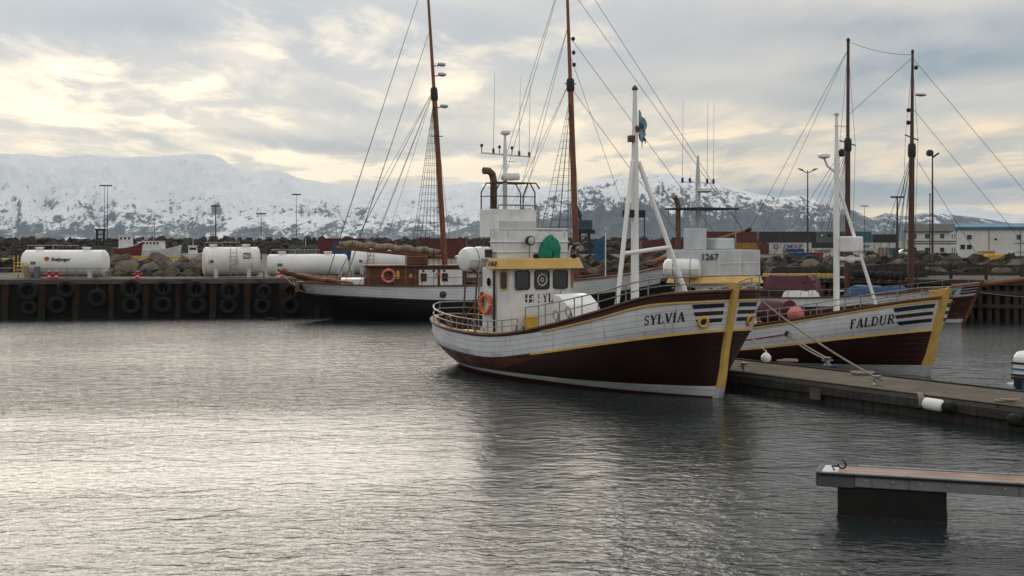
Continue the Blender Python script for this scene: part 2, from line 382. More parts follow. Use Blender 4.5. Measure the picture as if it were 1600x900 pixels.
# serif capitals as strokes (polyline, width), cap height 1
def arc(cx, cy, rx, ry, a0, a1, n=10): return [(cx + rx*math.cos(R(a0 + (a1-a0)*i/n)), cy + ry*math.sin(R(a0 + (a1-a0)*i/n))) for i in range(n+1)]
TK, TN, SF = .20, .10, .085
def sf(x0, x1, y): return ([(x0, y), (x1, y)], SF)
GL = {
 'L': (.66, [([(.14, 0), (.14, 1)], TK), ([(.02, .035), (.60, .035)], SF), ([(.58, 0), (.60, .24)], TN), sf(0, .30, .965)]),
 'Y': (.76, [([(.10, 1), (.38, .46)], TK), ([(.68, 1), (.38, .46)], TN), ([(.38, .5), (.38, 0)], TK), sf(-.02, .24, .965), sf(.56, .78, .965), sf(.24, .54, .035)]),
 'V': (.74, [([(.10, 1), (.38, 0)], TK), ([(.66, 1), (.38, 0)], TN), sf(-.02, .24, .965), sf(.54, .76, .965)]),
 'I': (.34, [([(.16, 0), (.16, 1)], TK), sf(.02, .31, .965), sf(.02, .31, .035), ([(.13, 1.10), (.27, 1.30)], .08)]),
 'A': (.80, [([(.10, 0), (.38, 1)], TN), ([(.38, 1), (.68, 0)], TK), ([(.20, .33), (.58, .33)], TN), sf(0, .22, .035), sf(.54, .82, .035)]),
 'S': (.58, [(arc(.29, .74, .20, .225, 20, 265, 12) + arc(.29, .265, .21, .23, 90, -160, 12), .125), ([(.49, .98), (.49, .72)], .05), ([(.08, .30), (.08, .02)], .05)]),
 'F': (.62, [([(.14, 0), (.14, 1)], TK), ([(.02, .965), (.56, .965)], SF), ([(.54, 1), (.56, .76)], TN), ([(.14, .52), (.42, .52)], SF), ([(.42, .64), (.42, .40)], .05), sf(0, .30, .035)]),
 'D': (.76, [([(.14, 0), (.14, 1)], TK), ([(.02, .965), (.32, .965)], SF), ([(.02, .035), (.32, .035)], SF), (arc(.30, .5, .35, .455, 90, -90, 14), .13)]),
 'U': (.76, [([(.13, 1), (.13, .3)] + arc(.36, .28, .23, .25, 180, 360, 10) + [(.59, 1)], .11), ([(.13, 1), (.13, .3)], TK), sf(0, .28, .965), sf(.48, .70, .965)]),
 'R': (.74, [([(.14, 0), (.14, 1)], TK), ([(.02, .965), (.34, .965)], SF), ([(.14, .50), (.34, .50)], SF), (arc(.33, .73, .23, .235, 90, -90, 10), .12), ([(.34, .50), (.68, 0)], .14), sf(0, .28, .035)]),
 'K': (.76, [([(.14, 0), (.14, 1)], TK), ([(.62, 1), (.16, .44)], TN), ([(.30, .60), (.66, 0)], TK), sf(0, .28, .965), sf(0, .28, .035), sf(.50, .74, .965), sf(.54, .78, .035)]),
 'H': (.80, [([(.14, 0), (.14, 1)], TK), ([(.64, 0), (.64, 1)], TK), ([(.14, .5), (.64, .5)], TN), sf(0, .28, .965), sf(0, .28, .035), sf(.50, .78, .965), sf(.50, .78, .035)]),
}
def serif_text(body, h, mp, gap=.10):
    """letters of cap height h mapped by mp(s, r) onto a surface; returns MB"""
    mb = MB(); s0 = 0
    for ch in body:
        wd, strokes = GL[ch]
        for pts, wth in strokes:
            fine = []
            for i in range(len(pts) - 1):
                a, b = Vector((*pts[i], 0)), Vector((*pts[i+1], 0)); q = max(1, int((b-a).length / .26))
                fine += [a.lerp(b, j/q) for j in range(q)]
            fine.append(Vector((*pts[-1], 0)))
            L_, R_ = [], []
            for i, p in enumerate(fine):
                d = (fine[min(i+1, len(fine)-1)] - fine[max(i-1, 0)]).normalized(); nn = Vector((-d.y, d.x, 0)) * wth / 2
                L_.append(mp((s0 + p.x + nn.x) * h, (p.y + nn.y) * h)); R_.append(mp((s0 + p.x - nn.x) * h, (p.y - nn.y) * h))
            mb.grid([L_, R_])
        s0 += wd + gap
    return mb
def serif_width(body, h, gap=.10): return sum(GL[c][0] + gap for c in body) * h - gap * h

# ------------------------------------------------------------------ water, ground, mountains
def water():
    m, kk, b = base_mat('harbour_water')
    tcn = kk.node('ShaderNodeTexCoord'); v = tcn.outputs['Object']
    wind = kk.noise(kk.mapping(v, (.022, .060, 1), (2.0, 0.7, 0)), 1.0, 4, .5, .8)
    ws = kk.node('ShaderNodeSeparateXYZ'); kk.put(ws.inputs[0], v)
    front = kk.m('ADD', kk.m('SUBTRACT', ws.outputs[1], kk.m('MULTIPLY', ws.outputs[0], .35)), kk.m('MULTIPLY', kk.m('SUBTRACT', wind, .5), 26.0))
    gust = kk.m('MULTIPLY', kk.step(front, 36.0, 43.0), kk.m('SUBTRACT', 1.0, kk.m('MULTIPLY', kk.step(front, 150.0, 400.0), .4)))      # a breeze ruffles the far side of the basin
    ruff = kk.m('ADD', kk.m('ADD', .34, kk.m('MULTIPLY', kk.step(wind, .42, .64), .42)), kk.m('MULTIPLY', gust, .62))
    a = kk.noise(kk.mapping(v, (.75, 1.25, 1), rot=(0, 0, R(-9))), 1.5, 3, .5, .8)
    c = kk.noise(kk.mapping(v, (.85, 1.35, 1), rot=(0, 0, R(14))), 4.2, 4, .55, .6)
    d = kk.noise(kk.mapping(v, (.9, 1.3, 1), rot=(0, 0, R(-20))), 11.0, 3, .55, .4)
    e = kk.noise(kk.mapping(v, (1, 1, 1)), .35, 2, .5)
    h = kk.m('ADD', kk.m('ADD', kk.m('MULTIPLY', a, .10), kk.m('MULTIPLY', c, .052)), kk.m('MULTIPLY', d, .012))
    h = kk.m('ADD', kk.m('MULTIPLY', h, ruff), kk.m('MULTIPLY', e, .05))
    bp = kk.node('ShaderNodeBump'); kk.put(bp.inputs['Height'], h); bp.inputs['Strength'].default_value = 1.0; bp.inputs['Distance'].default_value = 1.0
    b.inputs['Base Color'].default_value = (.017, .023, .025, 1); b.inputs['Roughness'].default_value = .03; b.inputs['IOR'].default_value = 1.33
    kk.l.new(bp.outputs[0], b.inputs['Normal']); M['water'] = m
    o = MB().grid([[(-15500, -60, 0), (15500, -60, 0)], [(-15500, 15500, 0), (15500, 15500, 0)]]).build('water', 'water', smooth=False)
    structure(o)
water()

def mountain_mat(name, snowline, spread, amp, seed, freq=1.0, lines=.8):
    """snow above an uneven line, bare ribs and snow-filled gullies running down the slope below it"""
    m, kk, b = base_mat(name)
    g = kk.node('ShaderNodeNewGeometry'); sp = kk.node('ShaderNodeSeparateXYZ'); kk.put(sp.inputs[0], g.outputs['Position'])
    sn = kk.node('ShaderNodeSeparateXYZ'); kk.put(sn.inputs[0], g.outputs['Normal'])
    px_, py_, pz_ = sp.outputs
    wv = kk.mapping(g.outputs['Position'], (.0028, .0008, .0050), (seed, 0, 0))
    warp = kk.m('SUBTRACT', kk.noise(wv, 1, 5, .6), .5); warp2 = kk.m('SUBTRACT', kk.noise(kk.mapping(wv, (3, 3, 3), (4, 1, 2)), 1, 5, .6), .5)
    xx = kk.m('ADD', kk.m('ADD', kk.m('MULTIPLY', px_, .014*freq), kk.m('MULTIPLY', warp, 9.0)), kk.m('ADD', kk.m('MULTIPLY', pz_, .012*freq), kk.m('MULTIPLY', warp2, 2.0)))
    x2 = kk.m('ADD', kk.m('ADD', kk.m('MULTIPLY', px_, .017*freq), kk.m('MULTIPLY', warp2, 5.0)), kk.m('MULTIPLY', pz_, -.016*freq))
    n1 = kk.noise(kk.vec(xx, kk.m('MULTIPLY', pz_, .0045*freq), seed), 1.0, 5, .6, .3)
    n3 = kk.noise(kk.vec(x2, kk.m('MULTIPLY', pz_, .0055*freq), seed + 3), 1.0, 5, .6, .3)
    n2 = kk.noise(kk.mapping(g.outputs['Position'], (.020, .006, .030), (seed, 0, 0)), 1.0, 6, .65, .8)
    rid = kk.m('SUBTRACT', 1.0, kk.m('MULTIPLY', kk.m('ABSOLUTE', kk.m('SUBTRACT', n1, .5)), 9.0)); rid3 = kk.m('SUBTRACT', 1.0, kk.m('MULTIPLY', kk.m('ABSOLUTE', kk.m('SUBTRACT', n3, .5)), 9.0))
    gul = kk.m('MAXIMUM', kk.m('MAXIMUM', rid, rid3), -.15)                                   # thin crossing lines
    alt = kk.m('MINIMUM', kk.m('DIVIDE', kk.m('SUBTRACT', pz_, snowline), spread), 1.4)
    f = kk.m('ADD', alt, kk.m('MULTIPLY', kk.m('SUBTRACT', kk.noise(wv, 2.5, 5, .6), .5), amp))
    f = kk.m('ADD', f, kk.m('MULTIPLY', kk.m('SUBTRACT', n2, .5), amp*.55))
    f = kk.m('ADD', f, kk.m('MULTIPLY', kk.m('SUBTRACT', sn.outputs[2], .80), 1.2))
    f = kk.m('ADD', f, kk.m('MULTIPLY', gul, lines))
    s_ = kk.step(f, -.05, .14)
    rockc = kk.mix(kk.step(n2, .4, .7), (.024, .038, .056), (.052, .068, .085))
    kk.put(b.inputs['Base Color'], kk.mix(s_, rockc, (.82, .84, .87))); b.inputs['Roughness'].default_value = .9; b.inputs['Specular IOR Level'].default_value = .1
    M[name] = m
mountain_mat('snow_mountain_far', 320, 330, 1.9, 3.0, 1.3, .78)
mountain_mat('snow_mountain_near', 395, 320, 1.6, 9.0, 1.8, .70)
mountain_mat('snow_mountain_back', 0, 150, 1.2, 5.0)
def mountain(name, ridge, D0, D1, px0, px1, cols, rows, mat, seed, spur=.30):
    rf = curve(ridge); grid = []
    for j in range(rows + 7):
        row = []
        for i in range(cols + 1):
            px = lerp(px0, px1, i / cols); az = (px - 800) / F
            Hh = max(0.0, (YH - rf(px)) / F * D1 + CH)
            if j <= rows:
                r = j / rows; D = lerp(D0, D1, r)
                q = Vector((az * 17, r * 1.1, seed))
                rid = noise.ridged_multi_fractal(q + Vector((r*.5, 0, 0)), .75, 2.2, 7, 1.0, 2.0) - 1.0
                fr = noise.fractal(Vector((az * 60, r * 5, seed + 4)), .7, 2.1, 7)
                z = Hh * (r ** 1.12) + Hh * spur * (4 * r * (1 - r)) ** .8 * (rid * .55 + fr * .26) * (1.0 if r > .02 else 0)
                z += Hh * .018 * fr * r
                z = min(z, CH + (Hh - CH) * D / D1 * .995 + Hh * .012 * fr) if r < 1 else z
            else:
                r = (j - rows) / 6; D = D1 + r * 1500; z = Hh * (1 - r * .9)
            row.append((az * D, D, max(z, -2 + .1 * (j == 0))))
        grid.append(row)
    o = MB().grid(grid).build(name, mat, ang=180); structure(o); return o
mountain('mountain_range', [(-700, 300), (-450, 262), (-200, 250), (0, 240), (50, 241), (90, 247), (130, 241), (200, 246), (250, 243), (290, 241), (335, 243), (360, 258), (395, 268), (430, 266), (470, 279), (520, 287), (560, 291), (610, 292), (660, 293), (720, 287), (755, 284), (800, 291), (850, 292), (900, 292), (950, 300), (1050, 330), (1150, 376), (1300, 380)],
         7600, 10200, -700, 1180, 620, 110, 'snow_mountain_far', 2.0)
mountain('mountain_massif', [(640, 380), (760, 345), (850, 312), (900, 293), (930, 283), (965, 277), (1000, 273), (1040, 271), (1075, 277), (1120, 287), (1165, 299), (1200, 306), (1230, 308), (1252, 306), (1285, 316), (1330, 328), (1362, 340), (1385, 333), (1410, 338), (1450, 333), (1500, 337), (1540, 342), (1600, 352), (1700, 362), (1900, 376)],
         5600, 7600, 640, 1900, 560, 110, 'snow_mountain_near', 5.0, .36)
mountain('mountain_far_range', [(1250, 380), (1330, 350), (1400, 336), (1440, 332), (1470, 325), (1500, 322), (1540, 327), (1580, 334), (1640, 336), (1760, 345), (2000, 370)],
         11200, 13200, 1250, 2000, 220, 50, 'snow_mountain_back', 8.0)

def quay_y(x): return 78.2 + .128 * x
WH0, WH1 = Vector((17.5, 76.3, 0)), Vector((60.0, 54.6, 0))
def wharf_y(x): return WH0.y + (x - WH0.x) * (WH1.y - WH0.y) / (WH1.x - WH0.x)
ZQ = 2.2
structure(MB().prism([(-120, quay_y(-120)), (17.45, quay_y(17.45)), (17.45, 172), (-120, 172)], lambda x, y: (x, y, -2), lambda x, y: (x, y, ZQ)).build('pier_ground', 'asphalt', smooth=False))
structure(MB().prism([(17.5, wharf_y(17.5) + .4), (60, wharf_y(60) + .4), (170, 40), (170, 97), (17.5, 97)], lambda x, y: (x, y, -2), lambda x, y: (x, y, ZQ - .01)).build('wharf_ground', 'asphalt', smooth=False))
structure(MB().prism([(17.55, 97.05), (260, 97.05), (260, 420), (-60, 420), (-60, 172.05), (17.55, 172.05)], lambda x, y: (x, y, -2), lambda x, y: (x, y, 1.5)).build('yard_ground', 'asphalt', smooth=False))
# ------------------------------------------------------------------ hulls
class Hull:
    """local frame: x forward from the stern end, y to port, z up from the waterline"""
    def __init__(s, L, B, cap, xs, xe, zk=-.8, tm=.45, aft=(2.0, .85, 3.0, .48), fwd=(1.8, .95, 2.7, .50), kmid=3.6, kend=1.5, full=1.0):
        s.full = full
        s.L, s.B, s.cap, s.xs, s.xe, s.zk, s.tm, s.aft, s.fwd, s.kmid, s.kend = L, B, curve(cap), curve(xs), curve(xe), zk, tm, aft, fwd, kmid, kend
    def x(s, t, z): a, b = s.xs(z), s.xe(z); return a + (b - a) * t
    def half(s, t, z):
        h = max(0., min(1., (z - s.zk) / (s.cap(t) - s.zk)))
        if t < s.tm: u = (s.tm - t) / s.tm; p0, q0, p1, q1 = s.aft
        else: u = (t - s.tm) / (1 - s.tm); p0, q0, p1, q1 = s.fwd
        g = min(1., h * s.full) ** 1.3; sh = max(0., 1 - u ** lerp(p0, p1, g)) ** lerp(q0, q1, g)
        kx = lerp(s.kmid, s.kend, abs(u) ** 2)
        return s.B / 2 * sh * (1 - (1 - h) ** kx)
    def pt(s, t, z, side, off=0.0):
        """side -1 starboard, +1 port; off pushes out along the surface normal"""
        p = Vector((s.x(t, z), side * s.half(t, z), z))
        if off:
            e = 1e-3; t2 = min(t, 1 - 2*e)
            t2 = max(t2, 2*e)
            a = Vector((s.x(t2+e, z), side*s.half(t2+e, z), z)) - Vector((s.x(t2-e, z), side*s.half(t2-e, z), z))
            b = Vector((s.x(t, z+.02), side*s.half(t, z+.02), .04)) - Vector((s.x(t, z-.02), side*s.half(t, z-.02), 0))
            n = a.cross(b).normalized()
            if n.y * side < 0: n = -n
            p = p + n * off
        return p
    def ts(s, n=44, t0=0., t1=1.):
        full = [(1 - math.cos(math.pi * i / n)) / 2 for i in range(n + 1)]
        return [t0] + [t for t in full if t0 + 1e-4 < t < t1 - 1e-4] + [t1]
    def band(s, za, zb, name, mat, parent, m=6, off=0.0, t0=0., t1=1., inner=0.0):
        mb = MB(); ts = s.ts(44, t0, t1); uvs = []
        for side in (-1, 1):
            rows = []
            for j in range(m + 1):
                row = []
                for t in ts:
                    z = lerp(za(t), zb(t), j / m); row.append(s.pt(t, z, side, off) if not inner else s.inn(t, z, side, inner)); uvs.append((t * s.L, z - za(t) if za(0) > -.5 else z))
                rows.append(row)
            mb.grid(rows)
        return mb.build(name, mat, parent, uvs=uvs, ang=60)
    def inn(s, t, z, side, d):
        hb = s.half(t, z); cx = s.L * .5; x = s.x(t, z)
        return Vector((x + (d if t < .5 else -d) * abs(2*t-1)**4, side * max(0, hb - d), z))
    def strip(s, zf, name, mat, parent, wd, ht, off, t0=0., t1=1., sides=(-1, 1)):
        """a moulding of rectangular section that follows the hull at height zf(t)"""
        mb = MB()
        for side in sides:
            rows = [[], [], [], [], []]
            for t in s.ts(44, t0, t1):
                z = zf(t); p = s.pt(t, z, side); q = s.pt(t, z, side, 1.0); n = (q - p); n.z = 0
                if n.length < 1e-3: n = Vector((1 if t > .5 else -1, 0, 0))
                n.normalize(); a = p + n * (off - wd); b = p + n * off; U = Vector((0, 0, ht))
                for r_, v in zip(rows, (a, b, b + U, a + U, a)): r_.append(v)
            mb.grid(rows)
        return mb.build(name, mat, parent)
    def deck(s, zf, name, mat, parent, d=.1):
        mb = MB(); rows = []
        for t in s.ts(44, .02, .98):
            z = zf(t); hb = max(.01, s.half(t, z) - d); rows.append([(s.x(t, z), hb * (2*i/8 - 1), z + .04 * (1 - (2*i/8-1)**2)) for i in range(9)])
        return mb.grid(rows).build(name, mat, parent)
    def stem(s, name, mat, parent, z0, z1, wd, fore, aft, n=12):
        mb = MB(); rows = [[], [], [], [], []]
        for i in range(n + 1):
            z = lerp(z0, z1, i / n); x = s.xe(z)
            for r_, v in zip(rows, ((x - aft, -wd*.7, z), (x + fore, -wd/2, z), (x + fore, wd/2, z), (x - aft, wd*.7, z), (x - aft, -wd*.7, z))): r_.append(v)
        mb.grid(rows); k0 = len(mb.v) - 5*(n+1)
        mb.f.append(tuple(k0 + j*(n+1) + n for j in range(4))); mb.f.append(tuple(k0 + j*(n+1) for j in range(4)))
        return mb.build(name, mat, parent)
    def arclen(s, zf, side, n=400):
        tab = [(0., 0.)]; p0 = s.pt(0, zf(0), side)
        for i in range(1, n + 1):
            t = i / n; p = s.pt(t, zf(t), side); tab.append((tab[-1][0] + (p - p0).length, t)); p0 = p
        return tab
    def lettering(s, body, h, zf, t_start, side, mat, parent, off=.012, name='name_lettering'):
        tab = s.arclen(lambda t: zf(t) + h/2, side)
        def t_of(d):
            d = max(0, min(tab[-1][0], d))
            for i in range(len(tab) - 1):
                if tab[i+1][0] >= d:
                    a, b = tab[i], tab[i+1]; return lerp(a[1], b[1], (d - a[0]) / max(1e-9, b[0] - a[0]))
            return 1.
        s0 = next(d for d, t in tab if t >= t_start); W_ = serif_width(body, h)
        def mp(u, r_):
            t = t_of(s0 + u if side < 0 else s0 + W_ - u); return s.pt(t, zf(t) + r_, side, off)
        return serif_text(body, h, mp).build(name, mat, parent, smooth=False)
    def mid(s, a, b, f): return 1 - lerp(math.sqrt(1 - a), math.sqrt(1 - b), f) ** 2
    def patch(s, t0, t1, za, zb, side, name, mat, parent, off=.008, slant=0, n=10):
        rows = []
        for j in range(3):
            f = j / 2; rows.append([s.pt(s.mid(t0 + slant * (1 - f), t1, i/n), lerp(za(s.mid(t0, t1, i/n)), zb(s.mid(t0, t1, i/n)), f), side, off) for i in range(n + 1)])
        return MB().grid(rows).build(name, mat, parent)
def pipe_rail(parent, tops, posts, bars, r=.022, name='guard_rail', mat='steel'):
    """tops: list of points of the top rail; bars: lower rails as fractions; posts: list of (foot, head)"""
    rl = MB().tube(tops, r, 6).build(name, mat, parent)
    for b in bars: MB().tube(b, r * .75, 6).build('middle_rail', mat, rl)
    for a, b in posts: MB().tube([a, b], r * .9, 6).build('stanchion', mat, rl)
    return rl
def window(parent, c, right, up, w_, h_, mat='glass', frame='yellow', rad=.08, name='window', t=.03):
    """rounded window: pane with a raised frame"""
    c, r, u = Vector(c), Vector(right).normalized(), Vector(up).normalized(); n = r.cross(u)
    def rr(w2, h2, q):
        out = []
        for cx, cy_, a0 in ((w2/2-q, h2/2-q, 0), (-w2/2+q, h2/2-q, 90), (-w2/2+q, -h2/2+q, 180), (w2/2-q, -h2/2+q, 270)):
            out += [(cx + q*math.cos(R(a0+i*22.5)), cy_ + q*math.sin(R(a0+i*22.5))) for i in range(5)]
        return out
    A, B_ = rr(w_ + .07, h_ + .07, rad + .03), rr(w_, h_, rad); mb = MB()
    o = len(A); f0 = lambda p, d: c + r*p[0] + u*p[1] + n*d
    mb.v = [tuple(f0(p, t)) for p in A] + [tuple(f0(p, t)) for p in B_] + [tuple(f0(p, 0)) for p in A] + [tuple(f0(p, 0)) for p in B_]
    for i in range(o):
        j = (i+1) % o; mb.f += [(i, j, o+j, o+i), (i, 2*o+i, 2*o+j, j), (o+i, o+j, 3*o+j, 3*o+i)]
    fr = mb.build(name, frame, parent)
    MB().prism(B_, lambda x, y: c + r*x + u*y + n*.002, lambda x, y: c + r*x + u*y + n*.012).build('pane', mat, fr, smooth=False)
    return fr
def life_ring(parent_or_none, c, nrm, rad=.34, mat='orange', name='life_ring'):
    o = MB().ring(c, nrm, rad, rad*.24, 24, 8).build(name, mat, parent_or_none)
    n = Vector(nrm).normalized(); u = n.orthogonal().normalized(); v = n.cross(u)
    for i in range(4):
        a = R(45 + 90*i); d = u*math.cos(a) + v*math.sin(a); tn = n.cross(d)
        MB().ring(Vector(c) + d*rad, tn, rad*.25, rad*.035, 10, 5).build('band', 'white', o)
    return o
def canister(parent, c, axis, L_, rad, name='life_raft_canister', mat='white_clean'):
    c, ax = Vector(c), Vector(axis).normalized(); h = L_/2
    pr = [(0.02, -h), (rad*.55, -h*.985), (rad*.86, -h*.9), (rad*.98, -h*.76), (rad, -h*.5), (rad*1.0, -.03), (rad*1.05, -.025), (rad*1.05, .025), (rad, .03), (rad, h*.5), (rad*.98, h*.76), (rad*.86, h*.9), (rad*.55, h*.985), (.02, h)]
    o = MB().lathe(pr, c, ax, 22).build(name, mat, parent)
    MB().obox(c, ax*h*.9, ax.cross(Vector((0, 0, 1))).normalized()*rad*1.045, Vector((0, 0, .018))).build('seam_flange', mat, o)
    for f in (-.45, .45): MB().ring(c + ax*h*f, ax, rad*1.005, .012, 22, 5).build('strap', 'rubber', o)
    return o
def hull_common(root, H, zr, zt, zd, zb0, zb1, mats, yellow_t0=.45, stripes=True):
    """planked hull in its painted bands, deck, mouldings; returns the main hull part"""
    bot = lambda t: H.zk
    cap = H.cap
    hp = H.band(zb1, zr, 'hull', mats['side'], root, 8)
    H.band(bot, zb0, 'bottom_paint', 'antifoul', hp, 6)
    H.band(zb0, zb1, 'boot_stripe', 'white_hull', hp, 2)
    H.band(zr, zt, 'bulwark', 'white_hull', root, 8)
    H.band(zt, cap, 'upper_strake', mats.get('top', 'dark_hull'), root, 2)
    H.band(zd, cap, 'inner_bulwark', mats.get('inner', 'dark_hull'), root, 3, inner=.10)
    H.deck(zd, 'deck', 'deck_wood', root)
    H.strip(cap, 'cap_rail', mats.get('cap', 'cap_wood'), root, .24, .055, .07)
    H.strip(lambda t: zr(t) - .03, 'rub_rail', 'yellow', root, .06, .07, .05, yellow_t0, 1.)
    H.strip(lambda t: zr(t) - .02, 'rub_rail', 'dark_hull', root, .05, .05, .035, 0., yellow_t0)
    H.strip(lambda t: zt(t) - .025, 'sheer_moulding', 'yellow', root, .05, .05, .04, max(yellow_t0 + .04, .5), 1.)
    return hp

# ------------------------------------------------------------------ the nearest boat
SY = thing('fishing_boat', 'nearest white and brown wooden boat with SYLVIA on its bow', 'boat', (-2.97, 49.0, 0), math.atan2(-.81, .585))
HS = Hull(15.8, 5.0, [(0, 1.72), (.12, 1.55), (.3, 1.42), (.45, 1.45), (.6, 1.76), (.8, 2.42), (.92, 2.92), (1, 3.08)],
          [(-.8, 2.9), (0, 1.95), (.8, 1.32), (1.8, 1.1)], [(-.8, 14.5), (0, 15.15), (1.5, 15.45), (3.3, 15.85)],
          aft=(2.0, .9, 2.8, .5), fwd=(2.2, .8, 6.0, .40), tm=.5, kend=2.6, full=1.35)
zrS = curve([(0, .92), (.25, .72), (.42, .68), (.6, 1.0), (.8, 1.45), (1, 1.95)])
ztS = lambda t: HS.cap(t) - curve([(0, .06), (.5, .07), (.7, .16), (1, .27)])(t)
zdS = lambda t: max(.78, HS.cap(t) - lerp(.62, .95, t))
zb0S = curve([(0, .16), (.5, .13), (1, .03)]); zb1S = curve([(0, .26), (.5, .27), (1, .34)])
hull_common(SY, HS, zrS, ztS, zdS, zb0S, zb1S, dict(side='brown_hull'), .585)
H = HS
H.band(lambda t: zrS(t) - .02 - .45 * max(0, 1 - (t/.66)**3), lambda t: zrS(t) - .015, 'wale', 'wale_brown', SY, 3, off=.006, t0=.03, t1=.65)
stm = H.stem('stem_post', 'yellow', SY, .30, 3.32, .19, .11, .08)
H.stem('stem_foot', 'white_hull', stm, -.5, .298, .19, .11, .08)
for sd_ in (-1, 1):
    H.lettering('SYLVIA', .27, lambda t: lerp(zrS(t), ztS(t), .40), .914 if sd_ < 0 else .925, sd_, 'black', SY)
    for f0, f1, mt, sl in ((.78, .92, 'navy', 0.), (.54, .67, 'dkred', .012), (.30, .43, 'navy', .024)):
        H.patch(.982 + sl*.2, .9996, (lambda t, f0=f0: lerp(zrS(t), ztS(t), f0)), (lambda t, f1=f1: lerp(zrS(t), ztS(t), f1)), sd_, 'painted_stripe', mt, SY, slant=.002)
    hp_ = H.pt(.9925, 2.22, sd_, .02); hn = (H.pt(.9925, 2.22, sd_, .5) - H.pt(.9925, 2.22, sd_)).normalized()
    hw = MB().ring(hp_, hn, .135, .05, 20, 8).build('hawse_ring', 'yellow', SY)
    MB().lathe([(.12, 0), (.11, .012), (.0, .012)], hp_ - hn*.01, hn, 16).build('hawse_hole', 'dark_hull', hw)
    sp_ = H.pt(.06, 1.15, sd_, .02); sn_ = (H.pt(.06, 1.15, sd_, .5) - H.pt(.06, 1.15, sd_)).normalized()
    MB().ring(sp_, sn_, .10, .03, 16, 6).build('fairlead_ring', 'yellow', SY)
    for tt in (.30, .43):
        rows = [[H.pt(tt + i*.018, zrS(tt) + .03 + j*.14, sd_, .015) for i in range(3)] for j in range(2)]
        MB().grid(rows).build('freeing_port', 'grey_white', SY)
# wheelhouse
SHIFT[0] = .8
wh_poly = [(4.75, -1.6), (5.65, -1.62), (5.95, -1.28), (6.0, 0), (5.95, 1.28), (5.65, 1.62), (4.75, 1.6)]
def prism_z(poly, z0, z1, grow=0, c=(5.2, 0)):
    g = lambda x, y: (x + (grow if x > c[0] else -grow), y + math.copysign(grow, y - c[1]) if abs(y - c[1]) > .5 else y)
    return MB().prism(poly, lambda x, y: (x, y, z0), lambda x, y: (*g(x, y), z1))
wh = prism_z(wh_poly, .8, 3.58).build('wheelhouse', 'white', SY, smooth=False, bevel=.03)
ro = lambda gx_, gy_: [(5.38, -1.6-gy_), (5.65+gx_*.8, -1.62-gy_), (5.95+gx_, -1.28-gy_*.7), (6.02+gx_, 0), (5.95+gx_, 1.28+gy_*.7), (5.65+gx_*.8, 1.62+gy_), (4.3, 1.6+gy_)]
A_, B_ = ro(.32, .30), ro(.20, .18)
rf = MB().prism(list(range(7)), lambda *i: (0, 0, 0), lambda *i: (0, 0, 0)) if False else MB()
rf.v = [(*p, 3.55) for p in A_] + [(*p, 3.90) for p in B_]; n_ = 7
rf.f = [tuple(reversed(range(7))), tuple(range(7, 14))] + [(i, (i+1) % 7, 7+(i+1) % 7, 7+i) for i in range(7)]
roof = rf.build('wheelhouse_roof', 'yellow', SY, smooth=False, bevel=.02)
text('1468', .26, 'black', roof, facing((5.72, -1.865, 3.72), (1, 0, 0), (0, .33, 1)), 'number_lettering', .006)
fz = 3.17
for yy in (-.80, 0, .80): window(wh, (5.985 + (.02 if yy == 0 else 0), yy, fz), (.06*(-1 if yy < 0 else 1)*(yy != 0), 1, 0), (0, 0, 1), .56, .58, frame='black')
for sgn in (-1, 1): window(wh, (5.80 + .02, sgn*1.46, fz), (-.30*sgn, .34, 0) , (0, 0, 1), .22, .58, frame='yellow')
cv = MB().ring((6.03, 0, fz), (1, 0, 0), .19, .018, 24, 6).build('clear_view_screen', 'white_clean', wh); MB().ring((6.03, 0, fz), (1, 0, 0), .06, .015, 14, 5).build('clear_view_hub', 'white_clean', cv)
window(wh, (5.2, -1.61, 3.1), (1, 0, 0), (0, 0, 1), .26, .30, frame='white', rad=.12)
mpW = lambda u, r_: Vector((5.985 + .012, -.17 + u, 2.40 + r_))
serif_text('SYLVIA', .30, mpW).build('name_lettering', 'black', wh, smooth=False)
fl = [[(5.975, -.68 + .045*i, 2.42 + .02*math.sin(i*1.3) + j*.085) for i in range(11)] for j in range(4)]
lg = MB().grid([[(x+.012, y, z) for x, y, z in r_] for r_ in fl]).build('whale_emblem', 'navy', wh)
for (y0, y1, z0, z1) in ((-.60, -.54, 2.42, 2.66), (-.68, -.24, 2.525, 2.56), (-.44, -.30, 2.60, 2.635), (-.40, -.36, 2.44, 2.62)):
    MB().bx(5.992, 5.996, y0, y1, z0, z1).build('emblem_mark', 'white_clean', lg, smooth=False)
dr = MB().bx(4.98, 5.50, -1.655, -1.62, .95, 2.85).build('door', 'white', wh, smooth=False, bevel=.02)
MB().tube([(5.45, -1.68, 1.9), (5.45, -1.68, 2.1)], .015).build('handle', 'steel', dr)
MB().tube([(5.60, -1.70, 1.0), (5.60, -1.70, 3.5)], .04, 8).build('downpipe', 'black', wh)
MB().tube([(4.72, -1.72, 1.0), (4.72, -1.72, 3.5)], .025, 6).build('grab_pipe', 'steel', wh)
